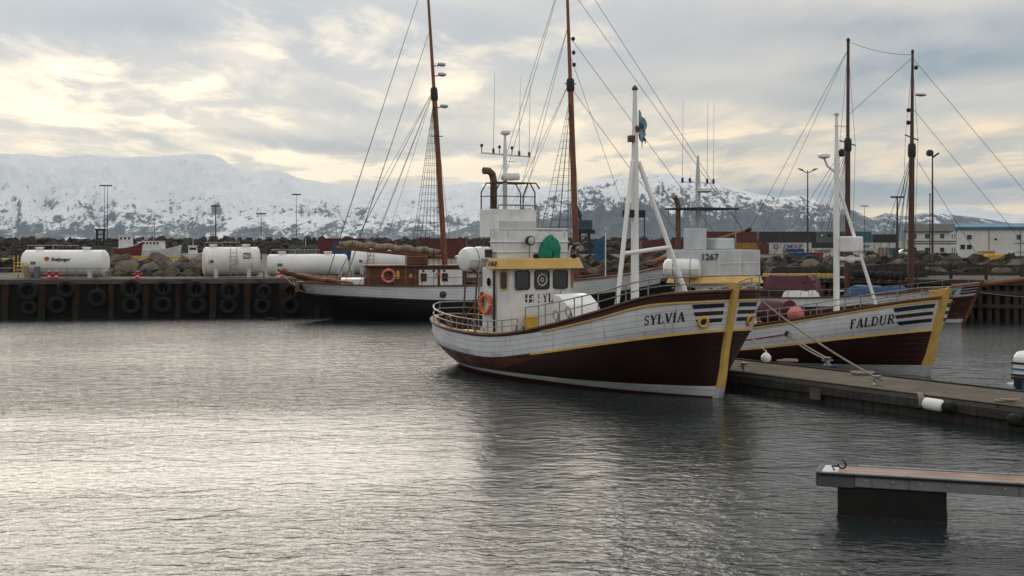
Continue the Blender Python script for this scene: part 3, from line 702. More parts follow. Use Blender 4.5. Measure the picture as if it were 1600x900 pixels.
# flying bridge screen
def screen(pts, z0, z1, name, mat, parent, th=.05):
    out, inn = [Vector((*p, 0)) for p in pts], []
    n = len(out)
    for i, p in enumerate(out):
        d = (out[min(i+1, n-1)] - out[max(i-1, 0)]).normalized(); inn.append(p + Vector((-d.y, d.x, 0)) * th)
    rows = [[(p.x, p.y, z0) for p in out], [(p.x, p.y, z1) for p in out], [(p.x, p.y, z1) for p in inn], [(p.x, p.y, z0) for p in inn], [(p.x, p.y, z0) for p in out]]
    return MB().grid(rows).build(name, mat, parent)
scp = [(5.1, -1.5), (5.35, -1.52)] + [(5.35 + .35*math.sin(R(a)), -1.2 - .35*math.cos(R(a))) for a in (30, 60, 90)] + [(5.76, 0)] + [(5.35 + .35*math.cos(R(a)), 1.2 + .35*math.sin(R(a))) for a in (0, 30, 60)] + [(5.35, 1.55), (4.0, 1.55)]
fb = screen(scp, 3.902, 4.82, 'flying_bridge_screen', 'white', SY)
for z in (4.12, 4.46): MB().tube([(x + .03*(x > 5.3), y*1.015, z) for x, y in scp], .022, 6).build('rib', 'white', fb)
MB().tube([(x, y, 4.90) for x, y in scp], .028, 6).build('hand_rail', 'pipe_white', fb)
for i in (0, 1, 4, 5, 6, 9, 10): MB().tube([(scp[i][0], scp[i][1], 4.6), (scp[i][0], scp[i][1], 4.9)], .022, 6).build('stanchion', 'pipe_white', fb)
MB().bx(3.3, 5.6, -1.2, 1.5, 3.86, 3.898).build('bridge_floor', 'grey_white', fb, smooth=False)
# upper steering box on legs with a glazed hood
ub = MB().bx(3.45, 4.4, -.82, .98, 4.62, 5.60).build('upper_console', 'white', SY, smooth=False, bevel=.025)
MB().bx(4.405, 4.425, -.62, .94, 4.66, 5.18).build('console_panel', 'grey_white', ub, smooth=False)
for x, y in ((3.55, -.7), (4.3, -.7), (3.55, .85), (4.3, .85)): MB().tube([(x, y, 3.9), (x, y, 4.63)], .045, 6).build('leg', 'rustpipe', ub)
hood = [(3.5, -.78), (4.36, -.78), (4.36, .94), (3.5, .94)]
fr = MB()
for (x, y) in hood:
    s_ = -1 if y < 0 else 1; cy0 = .08
    fr.tube([(x, y, 5.6), (x, y, 6.2), (x, y - .22*s_, 6.53)], .026, 6)
fr.tube([(4.36, -.56, 6.53), (4.42, .94, 6.53), (4.44, 1.08, 6.34)], .028, 6); fr.tube([(3.5, -.56, 6.53), (3.5, .72, 6.53)], .026, 6)
fr.tube([(3.5, -.56, 6.53), (4.36, -.56, 6.53)], .026, 6); fr.tube([(3.5, .72, 6.53), (4.36, .72, 6.53)], .026, 6)
fr.tube([(4.36, -.78, 6.05), (4.36, .94, 6.05)], .018, 6); fr.tube([(4.36, .42, 5.6), (4.36, .42, 6.05), (4.36, .62, 6.5)], .026, 6); fr.tube([(3.5, -.78, 6.05), (4.36, -.78, 6.05)], .018, 6)
hd = fr.build('hood_frame', 'black', ub)
def clear_mat():
    m, kk, b = base_mat('clear_pane'); b.inputs['Base Color'].default_value = (.8, .84, .86, 1); b.inputs['Transmission Weight'].default_value = 1; b.inputs['Roughness'].default_value = .06; b.inputs['IOR'].default_value = 1.02
    b.inputs['Alpha'].default_value = .35; M['clear'] = m
clear_mat()
MB().bx(4.352, 4.358, -.77, .93, 5.62, 6.5).build('pane', 'clear', hd, smooth=False); MB().bx(3.51, 4.34, -.784, -.778, 5.62, 6.5).build('pane', 'clear', hd, smooth=False)
hr = MB().tube([(4.42, -.7, 5.60), (4.46, -.7, 5.74), (4.46, .95, 5.74), (4.42, 1.05, 5.5), (4.42, 1.05, 4.7)], .028, 6).build('hand_rail', 'steel', ub)
ex = MB().tube([(3.75, -.42, 3.9), (3.75, -.42, 6.62), (3.75, -.48, 6.84), (3.75, -.62, 6.95), (3.75, -.84, 6.95)], .125, 12).build('exhaust_pipe', 'rustpipe', SY)
am = MB().tube([(3.85, .0, 5.55), (3.85, 0, 7.6), (3.85, 0, 8.25)], [.085, .07, .04], 10).build('antenna_mast', 'white_clean', SY)
MB().lathe([(.05, 0), (.31, .02), (.34, .07), (.34, .19), (.31, .25), (.1, .27)], (4.0, .12, 6.62), n=24).build('radar_dome', 'white_clean', am)
MB().beam((3.85, -1.02, 7.56), (3.85, 1.12, 7.50), .05, .05).build('crossbar', 'pipe_white', am)
MB().beam((3.85, -.0, 7.32), (3.85, .42, 7.30), .03, .03).build('crossbar', 'pipe_white', am)
MB().lathe([(.06, 0), (.17, .05), (.18, .13), (.12, .20), (.02, .22)], (3.85, .02, 8.22), n=16).build('satellite_dome', 'white_clean', am)
for y, z0, z1, r_ in ((-.50, 7.56, 10.4, .010), (.62, 7.52, 10.3, .010), (1.06, 7.5, 10.5, .010)):
    MB().tube([(3.85, y, z0), (3.85, y + .02*(z1-z0), z1)], [r_*1.4, r_*.6], 5).build('whip_antenna', 'grey_white', am); MB().lathe([(.04, -.06), (.05, .08), (.02, .14)], (3.85, y, z0 + .05), n=8).build('antenna_base', 'rustpipe', am)
for y, z0 in ((-1.0, 7.56), (-.24, 7.54), (.30, 7.53)): MB().lathe([(.015, 0), (.015, .2), (.05, .22), (.05, .30), (.02, .32)], (3.85, y, z0), n=8).build('light_mast', 'black', am)
# covered compass, lamps
gt = MB(); rows = []
for j in range(9):
    z = 3.9 + j/8*.78; rr_ = [.42, .43, .44, .44, .42, .38, .32, .20, .02][j]
    rows.append([(5.86 + .16*math.cos(2*math.pi*i/20)*rr_/.44 + .03*math.sin(i*2.7+j), .45 + rr_*math.sin(2*math.pi*i/20) + .025*math.sin(i*1.9+j*1.3) + .05*(j/8), z + .025*math.sin(i*1.1)) for i in range(21)])
gt.grid(rows).build('green_cover', 'green', SY, ang=70)
sl = MB().tube([(5.92, -.46, 3.9), (5.92, -.46, 4.4)], .025, 6).build('searchlight', 'steel', SY)
MB().lathe([(.06, -.16), (.15, -.08), (.165, .0), (.165, .06), (.14, .07)], (5.96, -.46, 4.50), (1, 0, 0), 18).build('lamp_housing', 'black', sl); MB().lathe([(.13, 0), (.10, .02), (0, .03)], (6.03, -.46, 4.5), (1, 0, 0), 16).build('lens', 'grey_white', sl)
for y in (-.34, 1.28): MB().lathe([(.04, -.1), (.09, -.02), (.09, .08), (.06, .09)], (6.1, y, 3.98), (1, 0, -.3), 12).build('deck_lamp', 'black', SY)
bl = MB().lathe([(.10, -.15), (.15, 0), (.15, .12), (.1, .14)], (5.75, 1.72, 4.28), (.6, .6, -.1), 14).build('deck_lamp', 'black', SY); MB().tube([(5.55, 1.5, 3.9), (5.6, 1.56, 4.3), (5.75, 1.72, 4.28)], .04, 6).build('lamp_arm', 'white', bl)
MB().bx(5.08, 5.46, -1.72, -1.68, 3.93, 4.20).build('side_light_board', 'black', SY, smooth=False)
# life raft on its cradle, life ring
cr = MB()
for x in (3.4, 4.1):
    cr.tube([(x, -1.55, .8), (x, -1.35, 3.42)], .035, 6); cr.tube([(x, -.05, .8), (x, -.15, 3.42)], .035, 6); cr.tube([(x, -1.62, 3.55), (x, -1.35, 3.38), (x, -.2, 3.38), (x, .02, 3.55)], .03, 6); cr.tube([(x, -1.5, 1.7), (x, -.1, 3.3)], .02, 6)
cr.tube([(3.4, -1.35, 3.38), (4.1, -1.35, 3.38)], .03, 6); cr.tube([(3.4, -.15, 3.38), (4.1, -.15, 3.38)], .03, 6); cr.tube([(4.1, -1.4, 3.38), (4.8, -1.5, 3.38)], .025, 6)
cr.build('raft_cradle', 'rustpipe', SY)
SHIFT[0] = 0.0
rc = canister(None, (0, 0, 0), (0, 1, 0), 1.55, .44); mw_ = SY.matrix_basis if False else None
def place(o, root, loc, rz=0):
    """a thing that rests on another one: same place in the world, its own top-level object"""
    rz0 = root.rotation_euler.z; c_, s_ = math.cos(rz0), math.sin(rz0)
    o.location = (root.location.x + c_*loc[0] - s_*loc[1], root.location.y + s_*loc[0] + c_*loc[1], root.location.z + loc[2]); o.rotation_euler = (0, 0, rz0 + rz); return o
place(tag(rc, 'smooth white life raft canister beside the wheelhouse with SYLVIA on it', 'life raft'), SY, (4.5, -.95, 3.84))
SHIFT[0] = 0.0
lr = life_ring(None, (0, 0, 0), (0, 1, 0), .29); place(tag(lr, 'orange life ring on the wheelhouse side of the nearest boat', 'life ring'), SY, (6.02, -1.78, 2.36))
# deck furniture
SHIFT[0] = .9
bxp = [(7.75, 1.0), (8.75, 1.0), (8.75, 1.9), (8.5, 2.45), (8.1, 2.72), (7.75, 2.78)]
hb = MB().prism(bxp, lambda x, z: (x, -.95, z), lambda x, z: (x, .35, z)).build('companionway_hood', 'white_clean', SY, smooth=False, bevel=.03)
MB().bx(7.70, 8.85, -1.0, .40, 1.0, 1.84).build('hood_base', 'grey_white', hb, smooth=False, bevel=.02)
SHIFT[0] = 1.0
lk = MB(); rows = [[(10.95 + .55*(1-math.cos(a)), y, 1.7 + .9*math.sin(a)**.6) for a in [math.pi*i/12 for i in range(13)]] for y in (-.55, .55)]
lk.grid(rows); lk.f += [tuple(range(13)), tuple(range(25, 12, -1))]; lk.build('deck_locker', 'white_clean', SY)
MB().lathe([(.13, 0), (.13, .62), (.15, .64), (.15, .70), (0.02, .72)], (10.55, -.9, 1.7), n=14).build('yellow_vent', 'yellow2', SY)
SHIFT[0] = .8
MB().bx(6.15, 6.45, -.9, -.5, .8, 2.0).build('yellow_winch_post', 'yellow2', SY, smooth=False, bevel=.04)
MB().bx(4.0, 6.5, -1.95, -1.72, .8, 1.45).build('yellow_coaming', 'yellow2', SY, smooth=False, bevel=.02); MB().bx(6.08, 7.4, -1.55, -.3, .8, 1.42).build('yellow_coaming', 'yellow2', SY, smooth=False, bevel=.02)
SHIFT[0] = 1.15
ms_ = MB().tube([(10.42, 0, 1.4), (10.42, 0, 6.9), (10.42, 0, 9.15)], [.135, .115, .065], 12).build('foremast', 'white_clean', SY)
MB().lathe([(.08, 0), (.10, .06), (.06, .12), (.02, .16)], (10.42, 0, 9.15), n=10).build('mast_cap', 'rustpipe', ms_)
lA = MB().tube([(10.45, -.12, 6.95), (11.0, -1.32, 1.9)], .072, 10).build('mast_leg', 'white_clean', SY); lB = MB().tube([(10.45, .12, 6.95), (11.5, 1.52, 2.1)], .072, 10).build('mast_leg', 'white_clean', SY)
MB().tube([(10.76, -.80, 4.10), (11.04, .93, 4.30)], .065, 8).build('mast_crossbar', 'white_clean', SY)
MB().bx(10.15, 10.5, -.30, .38, 5.22, 5.46).build('spreader_box', 'black', ms_, smooth=False, bevel=.03); MB().tube([(10.5, .32, 5.3), (10.5, .34, 4.2)], .02, 5).build('halyard', 'rope_dk', ms_)
MB().lathe([(.06, -.1), (.09, .05), (.05, .1)], (10.52, .02, 7.95), n=10).build('mast_lamp', 'rustpipe', ms_); MB().bx(10.3, 10.5, -.2, -.02, 7.55, 7.75).build('pulley_block', 'rustpipe', ms_, smooth=False)
SHIFT[0] = 0.0
# cloth flag hanging from the mast
rows = [[(0, 0, 0) for _ in range(1)]]
fg = MB(); rows = []
for j in range(15):
    z = -j/14*.85; rows.append([(.10*math.sin(i*1.1 + j*.35) * (i/6), .05 + i/6*(.24 + .04*math.sin(j*.9)), z - .28*(i/6) + .05*math.sin(i*1.5+j*.6)) for i in range(7)])
fo = fg.grid(rows).build('flag', 'flag', None, ang=80); sm = fo.modifiers.new('thickness', 'SOLIDIFY'); sm.thickness = .012
place(tag(fo, 'tattered light blue flag hanging near the top of the white mast', 'flag'), SY, (11.57, .10, 8.55))
for j, zf in ((0, -.35), (1, -.72)):
    MB().grid([[(.10*math.sin(i*1.1 + zf*4) * (i/6) + .02, .05 + i/6*.30, zf - .2*(i/6) - q*.13) for i in range(7)] for q in range(2)]).build('flag_band', 'flag_dk', fo)
# guard rails
def rail_pts(H, t0, t1, side, h0, h1, n=16, inset=.02, lvl=1.0):
    out = []
    for i in range(n + 1):
        t = lerp(t0, t1, i/n); z = H.cap(t); p = H.pt(t, z, side); out.append(Vector((p.x, p.y - side*inset, z + .05 + lerp(h0, h1, i/n)*lvl)))
    return out
def boat_rail(H, parent, t0, t1, h0, h1, npost, name, bow=False, lv=(.5,), n=18):
    if bow:
        P_ = lambda l: rail_pts(H, t0, .985, -1, h0, h1, n, .06, l) + rail_pts(H, .985, t0, 1, h1, h0, n, .06, l)
    else:
        P_ = lambda l: rail_pts(H, t1, .012, -1, h1, h0, n, .06, l) + rail_pts(H, .012, t1, 1, h0, h1, n, .06, l)
    top, foot = P_(1.0), P_(0.0); m = len(top); posts = []
    for i in range(npost): q = round(i*(m-1)/(npost-1)); posts.append((foot[q] - Vector((0, 0, .05)), top[q]))
    return pipe_rail(parent, top, posts, [P_(l) for l in lv], name=name)
boat_rail(HS, SY, .0, .53, .46, .40, 21, 'stern_rail', False, (.5,))
boat_rail(HS, SY, .56, .985, .70, .40, 23, 'bow_rail', True, (.48,))

# small gear: winch, coiled ropes on the rail, hoses, fenders against the dock
wn_ = MB().lathe([(.28, -.42), (.28, -.38), (.14, -.36), (.14, .36), (.28, .38), (.28, .42)], (13.1, 0, 2.45), (0, 1, 0), 16).build('anchor_winch', 'dark_hull', SY)
for y in (-.5, .5): MB().bx(12.95, 13.25, y - .05, y + .05, 1.95, 2.5).build('winch_cheek', 'rustpipe', wn_, smooth=False)
for tt, sd_ in ((.22, -1), (.345, -1), (.66, -1), (.70, -1)):
    z = HS.cap(tt) + .30; q_ = HS.pt(tt, HS.cap(tt), sd_); rg_ = MB()
    for i in range(4): rg_.ring((q_.x + .02*i, q_.y + .12, z - .02*i), (.2, 1, .1*i), .15 + .012*i, .014, 16, 5)
    rg_.build('rope_hank', 'rope', SY)
MB().tube([(6.62, -1.86, 2.95), (6.62, -1.86, 1.2)], .018, 6).build('hose', 'black', SY)
MB().tube([(5.6, -1.72, 3.0), (5.6, -1.80, 2.5), (5.65, -1.78, 2.0)], .02, 6).build('rope_end', 'rope', SY)
bx_ = MB().bx(5.62, 5.80, -1.74, -1.63, 1.2, 1.55).build('junction_box', 'grey_white', SY, smooth=False, bevel=.02)
MB().bx(5.58, 5.66, -1.70, -1.61, 2.3, 2.75).build('fire_hose_box', 'red', SY, smooth=False)
for i, x in enumerate((7.0, 7.25)): MB().tube([(x, -1.2 + .1*i, .85), (x, -1.2 + .1*i, 1.65)], .035, 8).build('mooring_bitt', 'black', SY)
sb_ = MB().tube([(6.9, 1.35, 3.9), (6.95, 1.4, 4.25)], .03, 6).build('horn', 'steel', SY); MB().lathe([(.03, 0), (.05, .12), (.11, .3)], (6.95, 1.4, 4.25), (1, -.2, 0), 12).build('horn_bell', 'steel', sb_)
# ------------------------------------------------------------------ the second whale boat, beyond the dock
FA_D = Vector((.60, -.80, 0)); FA_BOW = Vector((14.15, 42.2, 0)); LF = 15.0
FA = thing('fishing_boat', 'white and dark brown wooden boat with FALDUR on its bow behind the dock', 'boat', FA_BOW - FA_D * LF, math.atan2(-.80, .60))
HF = Hull(LF, 4.3, [(0, 1.5), (.3, 1.22), (.5, 1.28), (.7, 1.72), (.85, 2.15), (1, 2.62)], [(-.8, 1.6), (0, .7), (.8, .2), (1.8, 0)],
          [(-.8, 13.7), (0, 14.35), (1.5, 14.75), (2.9, 15.15)], fwd=(2.0, .85, 4.8, .45), tm=.48, kend=2.2, full=1.25)
zrF = curve([(0, .75), (.3, .42), (.5, .48), (.7, .85), (.85, 1.2), (1, 1.55)])
ztF = lambda t: HF.cap(t) - .08
hull_common(FA, HF, zrF, ztF, lambda t: max(.6, HF.cap(t) - .7), curve([(0, .1), (1, -.1)]), curve([(0, .2), (.6, .18), (1, .36)]), dict(side='dark_hull', top='cap_wood'), 0.0)
stm = HF.stem('stem_post', 'yellow', FA, .36, 2.92, .24, .14, .12); HF.stem('stem_foot', 'white_hull', stm, -.5, .358, .24, .14, .12)
MB().bx(14.6, 14.98, -.10, .10, 2.45, 2.86).build('stem_knee', 'yellow', stm, smooth=False)
for sd_ in (-1, 1):
    HF.lettering('FALDUR', .31, lambda t: lerp(zrF(t), ztF(t), .36), .865, sd_, 'black', FA)
    for f0, f1, mt, sl in ((.76, .90, 'navy', 0.), (.52, .64, 'dkred', .010), (.28, .40, 'navy', .020)):
        HF.patch(.947 + sl*.5, .9985, (lambda t, f0=f0: lerp(zrF(t), ztF(t), f0)), (lambda t, f1=f1: lerp(zrF(t), ztF(t), f1)), sd_, 'painted_stripe', mt, FA, slant=.004)
SHIFT[0] = 0.0
# wheelhouse, upper screen with number
x0 = LF - 11.0
whp = [(x0, -1.45), (x0 + 1.6, -1.45), (x0 + 1.95, -1.05), (x0 + 1.95, 1.05), (x0 + 1.6, 1.45), (x0, 1.45)]
whF = MB().prism(whp, lambda x, y: (x, y, .6), lambda x, y: (x, y, 2.86)).build('wheelhouse', 'white', FA, smooth=False, bevel=.03)
for yy in (-.72, 0, .72): window(whF, (x0 + 1.952, yy, 2.45), (0, 1, 0), (0, 0, 1), .46, .50, frame='white')
for sg in (-1, 1): window(whF, (x0 + 1.78, sg*1.26, 2.45), (-.35*sg, .40, 0), (0, 0, 1), .22, .5, frame='white'); window(whF, (x0 + .9, sg*1.452, 2.45), (-sg, 0, 0), (0, 0, 1), .5, .5, frame='white')
o_ = MB(); g1, g0 = .12, .30
A_ = [(x0-.2, -1.45-g0), (x0+1.7, -1.45-g0), (x0+1.95+g0, -1.1), (x0+1.95+g0, 1.1), (x0+1.7, 1.45+g0), (x0-.2, 1.45+g0)]; B_ = [(x0-.2, -1.45-g1), (x0+1.65, -1.45-g1), (x0+1.95+g1, -1.05), (x0+1.95+g1, 1.05), (x0+1.65, 1.45+g1), (x0-.2, 1.45+g1)]
o_.v = [(*p, 2.84) for p in A_] + [(*p, 3.14) for p in B_]; o_.f = [tuple(reversed(range(6))), tuple(range(6, 12))] + [(i, (i+1) % 6, 6+(i+1) % 6, 6+i) for i in range(6)]
o_.build('wheelhouse_roof', 'yellow', FA, smooth=False, bevel=.02)
scF = MB().prism([(x0-.6, -1.35), (x0+1.3, -1.35), (x0+1.85, -.95), (x0+1.85, 1.35), (x0-.6, 1.35)], lambda x, y: (x, y, 3.145), lambda x, y: (x, y, 4.14)).build('flying_bridge_screen', 'grey_white', FA, smooth=False, bevel=.02)
for y in (-.94, .18, 1.33): MB().bx(x0+1.852, x0+1.868, y-.02, y+.02, 3.16, 4.12).build('panel_joint', 'white', scF, smooth=False)
MB().bx(x0+1.852, x0+1.866, -.94, 1.34, 3.62, 3.65).build('panel_joint', 'white', scF, smooth=False)
text('1267', .34, 'black', scF, facing((x0 + 1.59, -1.17, 3.86), (.55, .40, 0), (0, 0, 1)), 'number_lettering', .006)
# sun roof on posts, mast, radar, funnel, net box
cn = MB().prism([(x0-.9, -1.15), (x0+.95, -1.15), (x0+.95, 1.15), (x0-.9, 1.15)], lambda x, y: (x, y, 5.72 + .10*(1-abs(y)/1.15)), lambda x, y: (x, y, 5.80 + .10*(1-abs(y)/1.15))).build('canopy', 'black', FA, smooth=False, bevel=.02)
for x, y in ((x0-.8, -1.05), (x0+.85, -1.05), (x0-.8, 1.05), (x0+.85, 1.05)): MB().tube([(x, y, 4.1), (x, y, 5.74)], .025, 6).build('post', 'steel', cn)
amF = MB().tube([(x0-.2, .0, 3.2), (x0-.2, 0, 6.9), (x0-.2, 0, 7.9)], [.12, .10, .04], 10).build('antenna_mast', 'grey_white', FA)
MB().beam((x0-.2, -.88, 6.82), (x0-.2, .90, 6.82), .045, .045).build('crossbar', 'white', amF)
MB().lathe([(.2, 0), (.30, .05), (.30, .16), (.12, .22)], (x0, .18, 6.42), n=18).build('radar_dome', 'white_clean', amF)
for y, z1 in ((-.86, 10.1), (.52, 10.1), (.88, 10.1), (-.45, 7.15)):
    MB().tube([(x0-.2, y, 6.82), (x0-.2, y+.04, z1)], [.013, .007], 5).build('whip_antenna', 'grey_white', amF); MB().lathe([(.05, -.05), (.05, .12), (.02, .16)], (x0-.2, y, 6.84), n=8).build('antenna_base', 'black', amF)
MB().tube([(x0-.3, -1.0, 3.1), (x0-.3, -1.0, 5.9), (x0-.3, -1.08, 6.12), (x0-.3, -1.2, 6.25)], .10, 10).build('exhaust_pipe', 'rustpipe', FA)
MB().bx(x0+.3, x0+.9, -1.30, -.62, 4.14, 4.98).build('instrument_cabinet', 'grey_white', FA, smooth=False, bevel=.03)
MB().bx(x0+.3, x0+1.1, -.3, .75, 4.14, 4.60).build('bridge_console', 'grey_white', FA, smooth=False, bevel=.06)
canF = canister(None, (0, 0, 0), (1, 0, 0), 1.45, .38); place(tag(canF, 'rust streaked white life raft canister beside the number 1267', 'life raft'), FA, (x0 + .9, -1.95, 3.42), R(40))
csF = MB(); [csF.tube([(x0 + .9 + d, -1.95, .9), (x0 + .9 + d, -1.95, 3.05)], .03, 6) for d in (-.4, .4)]; csF.build('raft_stand', 'rustpipe', FA)
# tripod mast
SHIFT[0] = 1.0
mF = MB().tube([(9.7, 0, .8), (9.7, 0, 6.8), (9.7, 0, 9.0)], [.115, .10, .045], 12).build('foremast', 'white_clean', FA)
MB().tube([(9.72, 0, 6.6), (10.6, 1.42, 1.5)], .06, 10).build('mast_leg', 'white_clean', FA); MB().tube([(9.7, .05, 3.86), (10.2, .78, 3.84)], .07, 8).build('mast_crossbar', 'white_clean', FA)
MB().lathe([(.1, -.12), (.14, 0), (.14, .12), (.1, .14)], (9.98, .42, 3.84), (.57, .82, 0), 12).build('winch_drum', 'white_clean', mF); MB().bx(9.7, 10.3, .05, .75, 4.1, 4.65).build('mast_floodlight', 'white', mF, smooth=False, bevel=.05)
arm = MB().tube([(9.7, 0, 6.9), (9.55, -.3, 7.15), (9.5, -.45, 7.45)], .04, 6).build('lamp_arm', 'white', mF); MB().lathe([(.1, 0), (.22, .04), (.22, .14), (.1, .2)], (9.5, -.45, 7.42), n=14).build('radar_dome', 'white_clean', mF)
MB().lathe([(.06, 0), (.12, .05), (.12, .22), (.05, .28)], (9.75, .22, 7.5), n=10).build('mast_lamp', 'black', mF); MB().beam((9.7, -.1, 8.6), (9.7, .5, 8.6), .04, .04).build('crossbar', 'white', mF); MB().lathe([(.08, 0), (.1, .08), (.04, .14)], (9.7, 0, 8.95), n=10).build('mast_cap', 'white', mF)
for z in (2.2, 2.7, 3.2, 3.6): MB().tube([(9.7, .14, z), (9.7, .40, z)], .02, 5).build('mast_step', 'white', mF)
lkF = MB(); lkF.grid([[(9.9 + .75*(1-math.cos(a)), y, .9 + 1.05*math.sin(a)**.55) for a in [math.pi*i/12 for i in range(13)]] for y in (-.55, .75)]); lkF.f += [tuple(range(13)), tuple(range(25, 12, -1))]; lkF.build('deck_hood', 'white_clean', FA)
SHIFT[0] = 0.0
MB().lathe([(.45, 0), (.45, 1.1)], (8.4, -1.1, 1.92), (1, 0, 0), 18).build('net_drum', 'maroon', FA)
boat_rail(HF, FA, .35, .985, .50, .34, 25, 'bow_rail', True, (.5,))
# tarps and clutter on the deck between wheelhouse and mast
def tarp(name, label, c, sx, sy, h, mat, rz, seed, cat='tarpaulin'):
    rows = []
    for j in range(9):
        v = j/8*2 - 1; row = []
        for i in range(13):
            u = i/12*2 - 1; e = max(abs(u), abs(v)); z = h * (1 - max(0, (e - .72)/.28)**1.6) if e < 1 else 0
            q = noise.noise(Vector((u*2.2, v*2.2, seed))) * .16 * h * (1 if e < .98 else 0)
            row.append((u*sx/2*(1 + .06*noise.noise(Vector((u, v, seed+3)))), v*sy/2, max(0, z + q)))
        rows.append(row)
    o = MB().grid(rows).build(name, mat, None, ang=80); o.location = c; o.rotation_euler = (0, 0, rz); return tag(o, label, cat)

# ------------------------------------------------------------------ floating dock
DK_D = Vector((.54, -.8417, 0)); DK_N = Vector((.8417, .54, 0)); DK0 = Vector((6.75, 38.2, 0)) - DK_D * 14; DKL = 46; DKW = 3.0; DKZ = .55
DK = thing('floating_dock', 'long dark concrete floating dock between the two whale boats', 'dock', DK0, math.atan2(DK_D.y, DK_D.x))
# local: x along the dock towards the camera, y across (0 near edge, +DKW far edge)
MB().bx(0, DKL, .06, DKW - .06, -.5, DKZ - .12).build('float', 'dockside', DK, smooth=False)
for i in range(4): MB().bx(i*11.5 + .02, i*11.5 + 11.48, 0, DKW, DKZ - .13, DKZ).build('deck_slab', 'dock', DK, smooth=False, bevel=.025)
for y in (-.05, DKW + .05): MB().bx(0, DKL, y - .045, y + .045, DKZ - .30, DKZ - .06).build('fender_board', 'dockside', DK, smooth=False, bevel=.02)
for y in (.06, DKW - .06): MB().bx(0, DKL, y - .05, y + .05, DKZ + .001, DKZ + .045).build('edge_strip', 'dockside', DK, smooth=False)
MB().bx(17.0, 17.4, -.101, -.09, .1, .42).build('joint_plate', 'concrete', DK, smooth=False)
def dk(x, y, z=DKZ): return DK0 + DK_D*x + DK_N*y + Vector((0, 0, z))
def bollard(p, label, h=.26):
    b = MB().lathe([(.13, 0), (.13, .03), (.085, .05), (.08, h-.07), (.11, h-.05), (.12, h), (.02, h+.015)], (0, 0, 0), n=14).build('mooring_bollard', 'steel', None); b.location = p
    MB().tube([(-.17, 0, h*.6), (.17, 0, h*.6)], .03, 8).build('cross_pin', 'steel', b); return tag(b, label, 'bollard')
def t_dock(px, py):
    """point on the dock deck that lies under a photo pixel"""
    D = F * (CH - DKZ) / (py - YH); return Vector((gx(px, D), D, DKZ))
pb1, pb2, pb3 = t_dock(1163, 580), t_dock(1371, 602), t_dock(1293, 571)
bollard(pb1, 'small steel bollard on the dock right beside the bow of SYLVIA'); bollard(pb2, 'steel bollard on the dock edge holding the long mooring rope'); bollard(pb3, 'steel bollard on the dock beside FALDUR holding twin ropes')
def coil(name, p, rad, label, mat='rope', turns=4, seed=1):
    pts = []
    for i in range(turns*18 + 1):
        a = i/18*2*math.pi; q = rad*(.55 + .45*noise.noise(Vector((a*.23, seed, 0)))+.25*math.sin(a*.31+seed)); pts.append(Vector(p) + Vector((q*1.6*math.cos(a), q*math.sin(a), .025 + .018*(i/18))))
    return tag(MB().tube(pts, .022, 6).build(name, mat), label, 'rope')
coil('rope_coil', t_dock(1345, 586), .26, 'loose grey rope coil on the dock behind the near bollard', seed=2); coil('rope_coil', t_dock(1232, 566), .30, 'flat pale rope heap on the dock beside the white buoy', seed=5); coil('rope_coil', t_dock(1570, 628), .22, 'thin pale rope left on the dock at the right picture edge', seed=8, turns=3)
by = MB().lathe([(.02, 0), (.12, .03), (.17, .12), (.16, .22), (.09, .30), (.03, .34)], (0, 0, 0), n=16).build('buoy', 'white_clean', None); by.location = t_dock(1197, 567); MB().ring((0, 0, .36), (1, 0, 0), .04, .015, 12, 6).build('eye', 'white_clean', by); tag(by, 'small white mooring buoy lying on the dock', 'buoy')
hsy = Vector(SY.location); ch_, sh_ = math.cos(SY.rotation_euler.z), math.sin(SY.rotation_euler.z)
def w_of(root, p):
    c_, s_ = math.cos(root.rotation_euler.z), math.sin(root.rotation_euler.z); l = root.location; return Vector((l.x + c_*p[0] - s_*p[1], l.y + s_*p[0] + c_*p[1], l.z + p[2]))
pS = w_of(SY, HS.pt(.955, 2.75, 1, .05))
rope('mooring_rope', pS, pb2 + Vector((0, 0, .2)), .12, .028, 'rope', 'long tan mooring rope from the bow of SYLVIA to the dock')
pF = w_of(FA, HF.pt(.70, 1.25, -1, .04))
ey = MB().lathe([(.10, 0), (.10, .03), (.05, .05)], pF, (-.8, -.6, 0), 14).build('hull_eye_plate', 'black', None); tag(ey, 'black eye plate on the white bulwark of FALDUR', 'eye plate')
rope('mooring_rope', pF, pb3 + Vector((.05, 0, .2)), .03, .024, 'rope', 'right one of the two short grey ropes below the eye plate'); rope('mooring_rope', pF + Vector((0, 0, -.06)), pb3 + Vector((-.08, 0, .2)), .06, .024, 'rope', 'left one of the two short grey ropes below the eye plate')
rope('spring_line', pF, w_of(FA, HF.pt(.36, .55, -1, .06)), .05, .018, 'rope_red', 'thin red line along the white hull of FALDUR')
rope('hanging_rope', w_of(FA, HF.pt(.50, 1.75, -1, .03)), by.location + Vector((0, 0, .36)), -.05, .016, 'rope', 'thin white rope hanging from the rail of FALDUR to the buoy')
tag(coil('blue_rope', t_dock(1303, 575), .09, 'x', 'bluetarp', 3, 3), 'short blue rope end beside the bollard near FALDUR', 'rope')
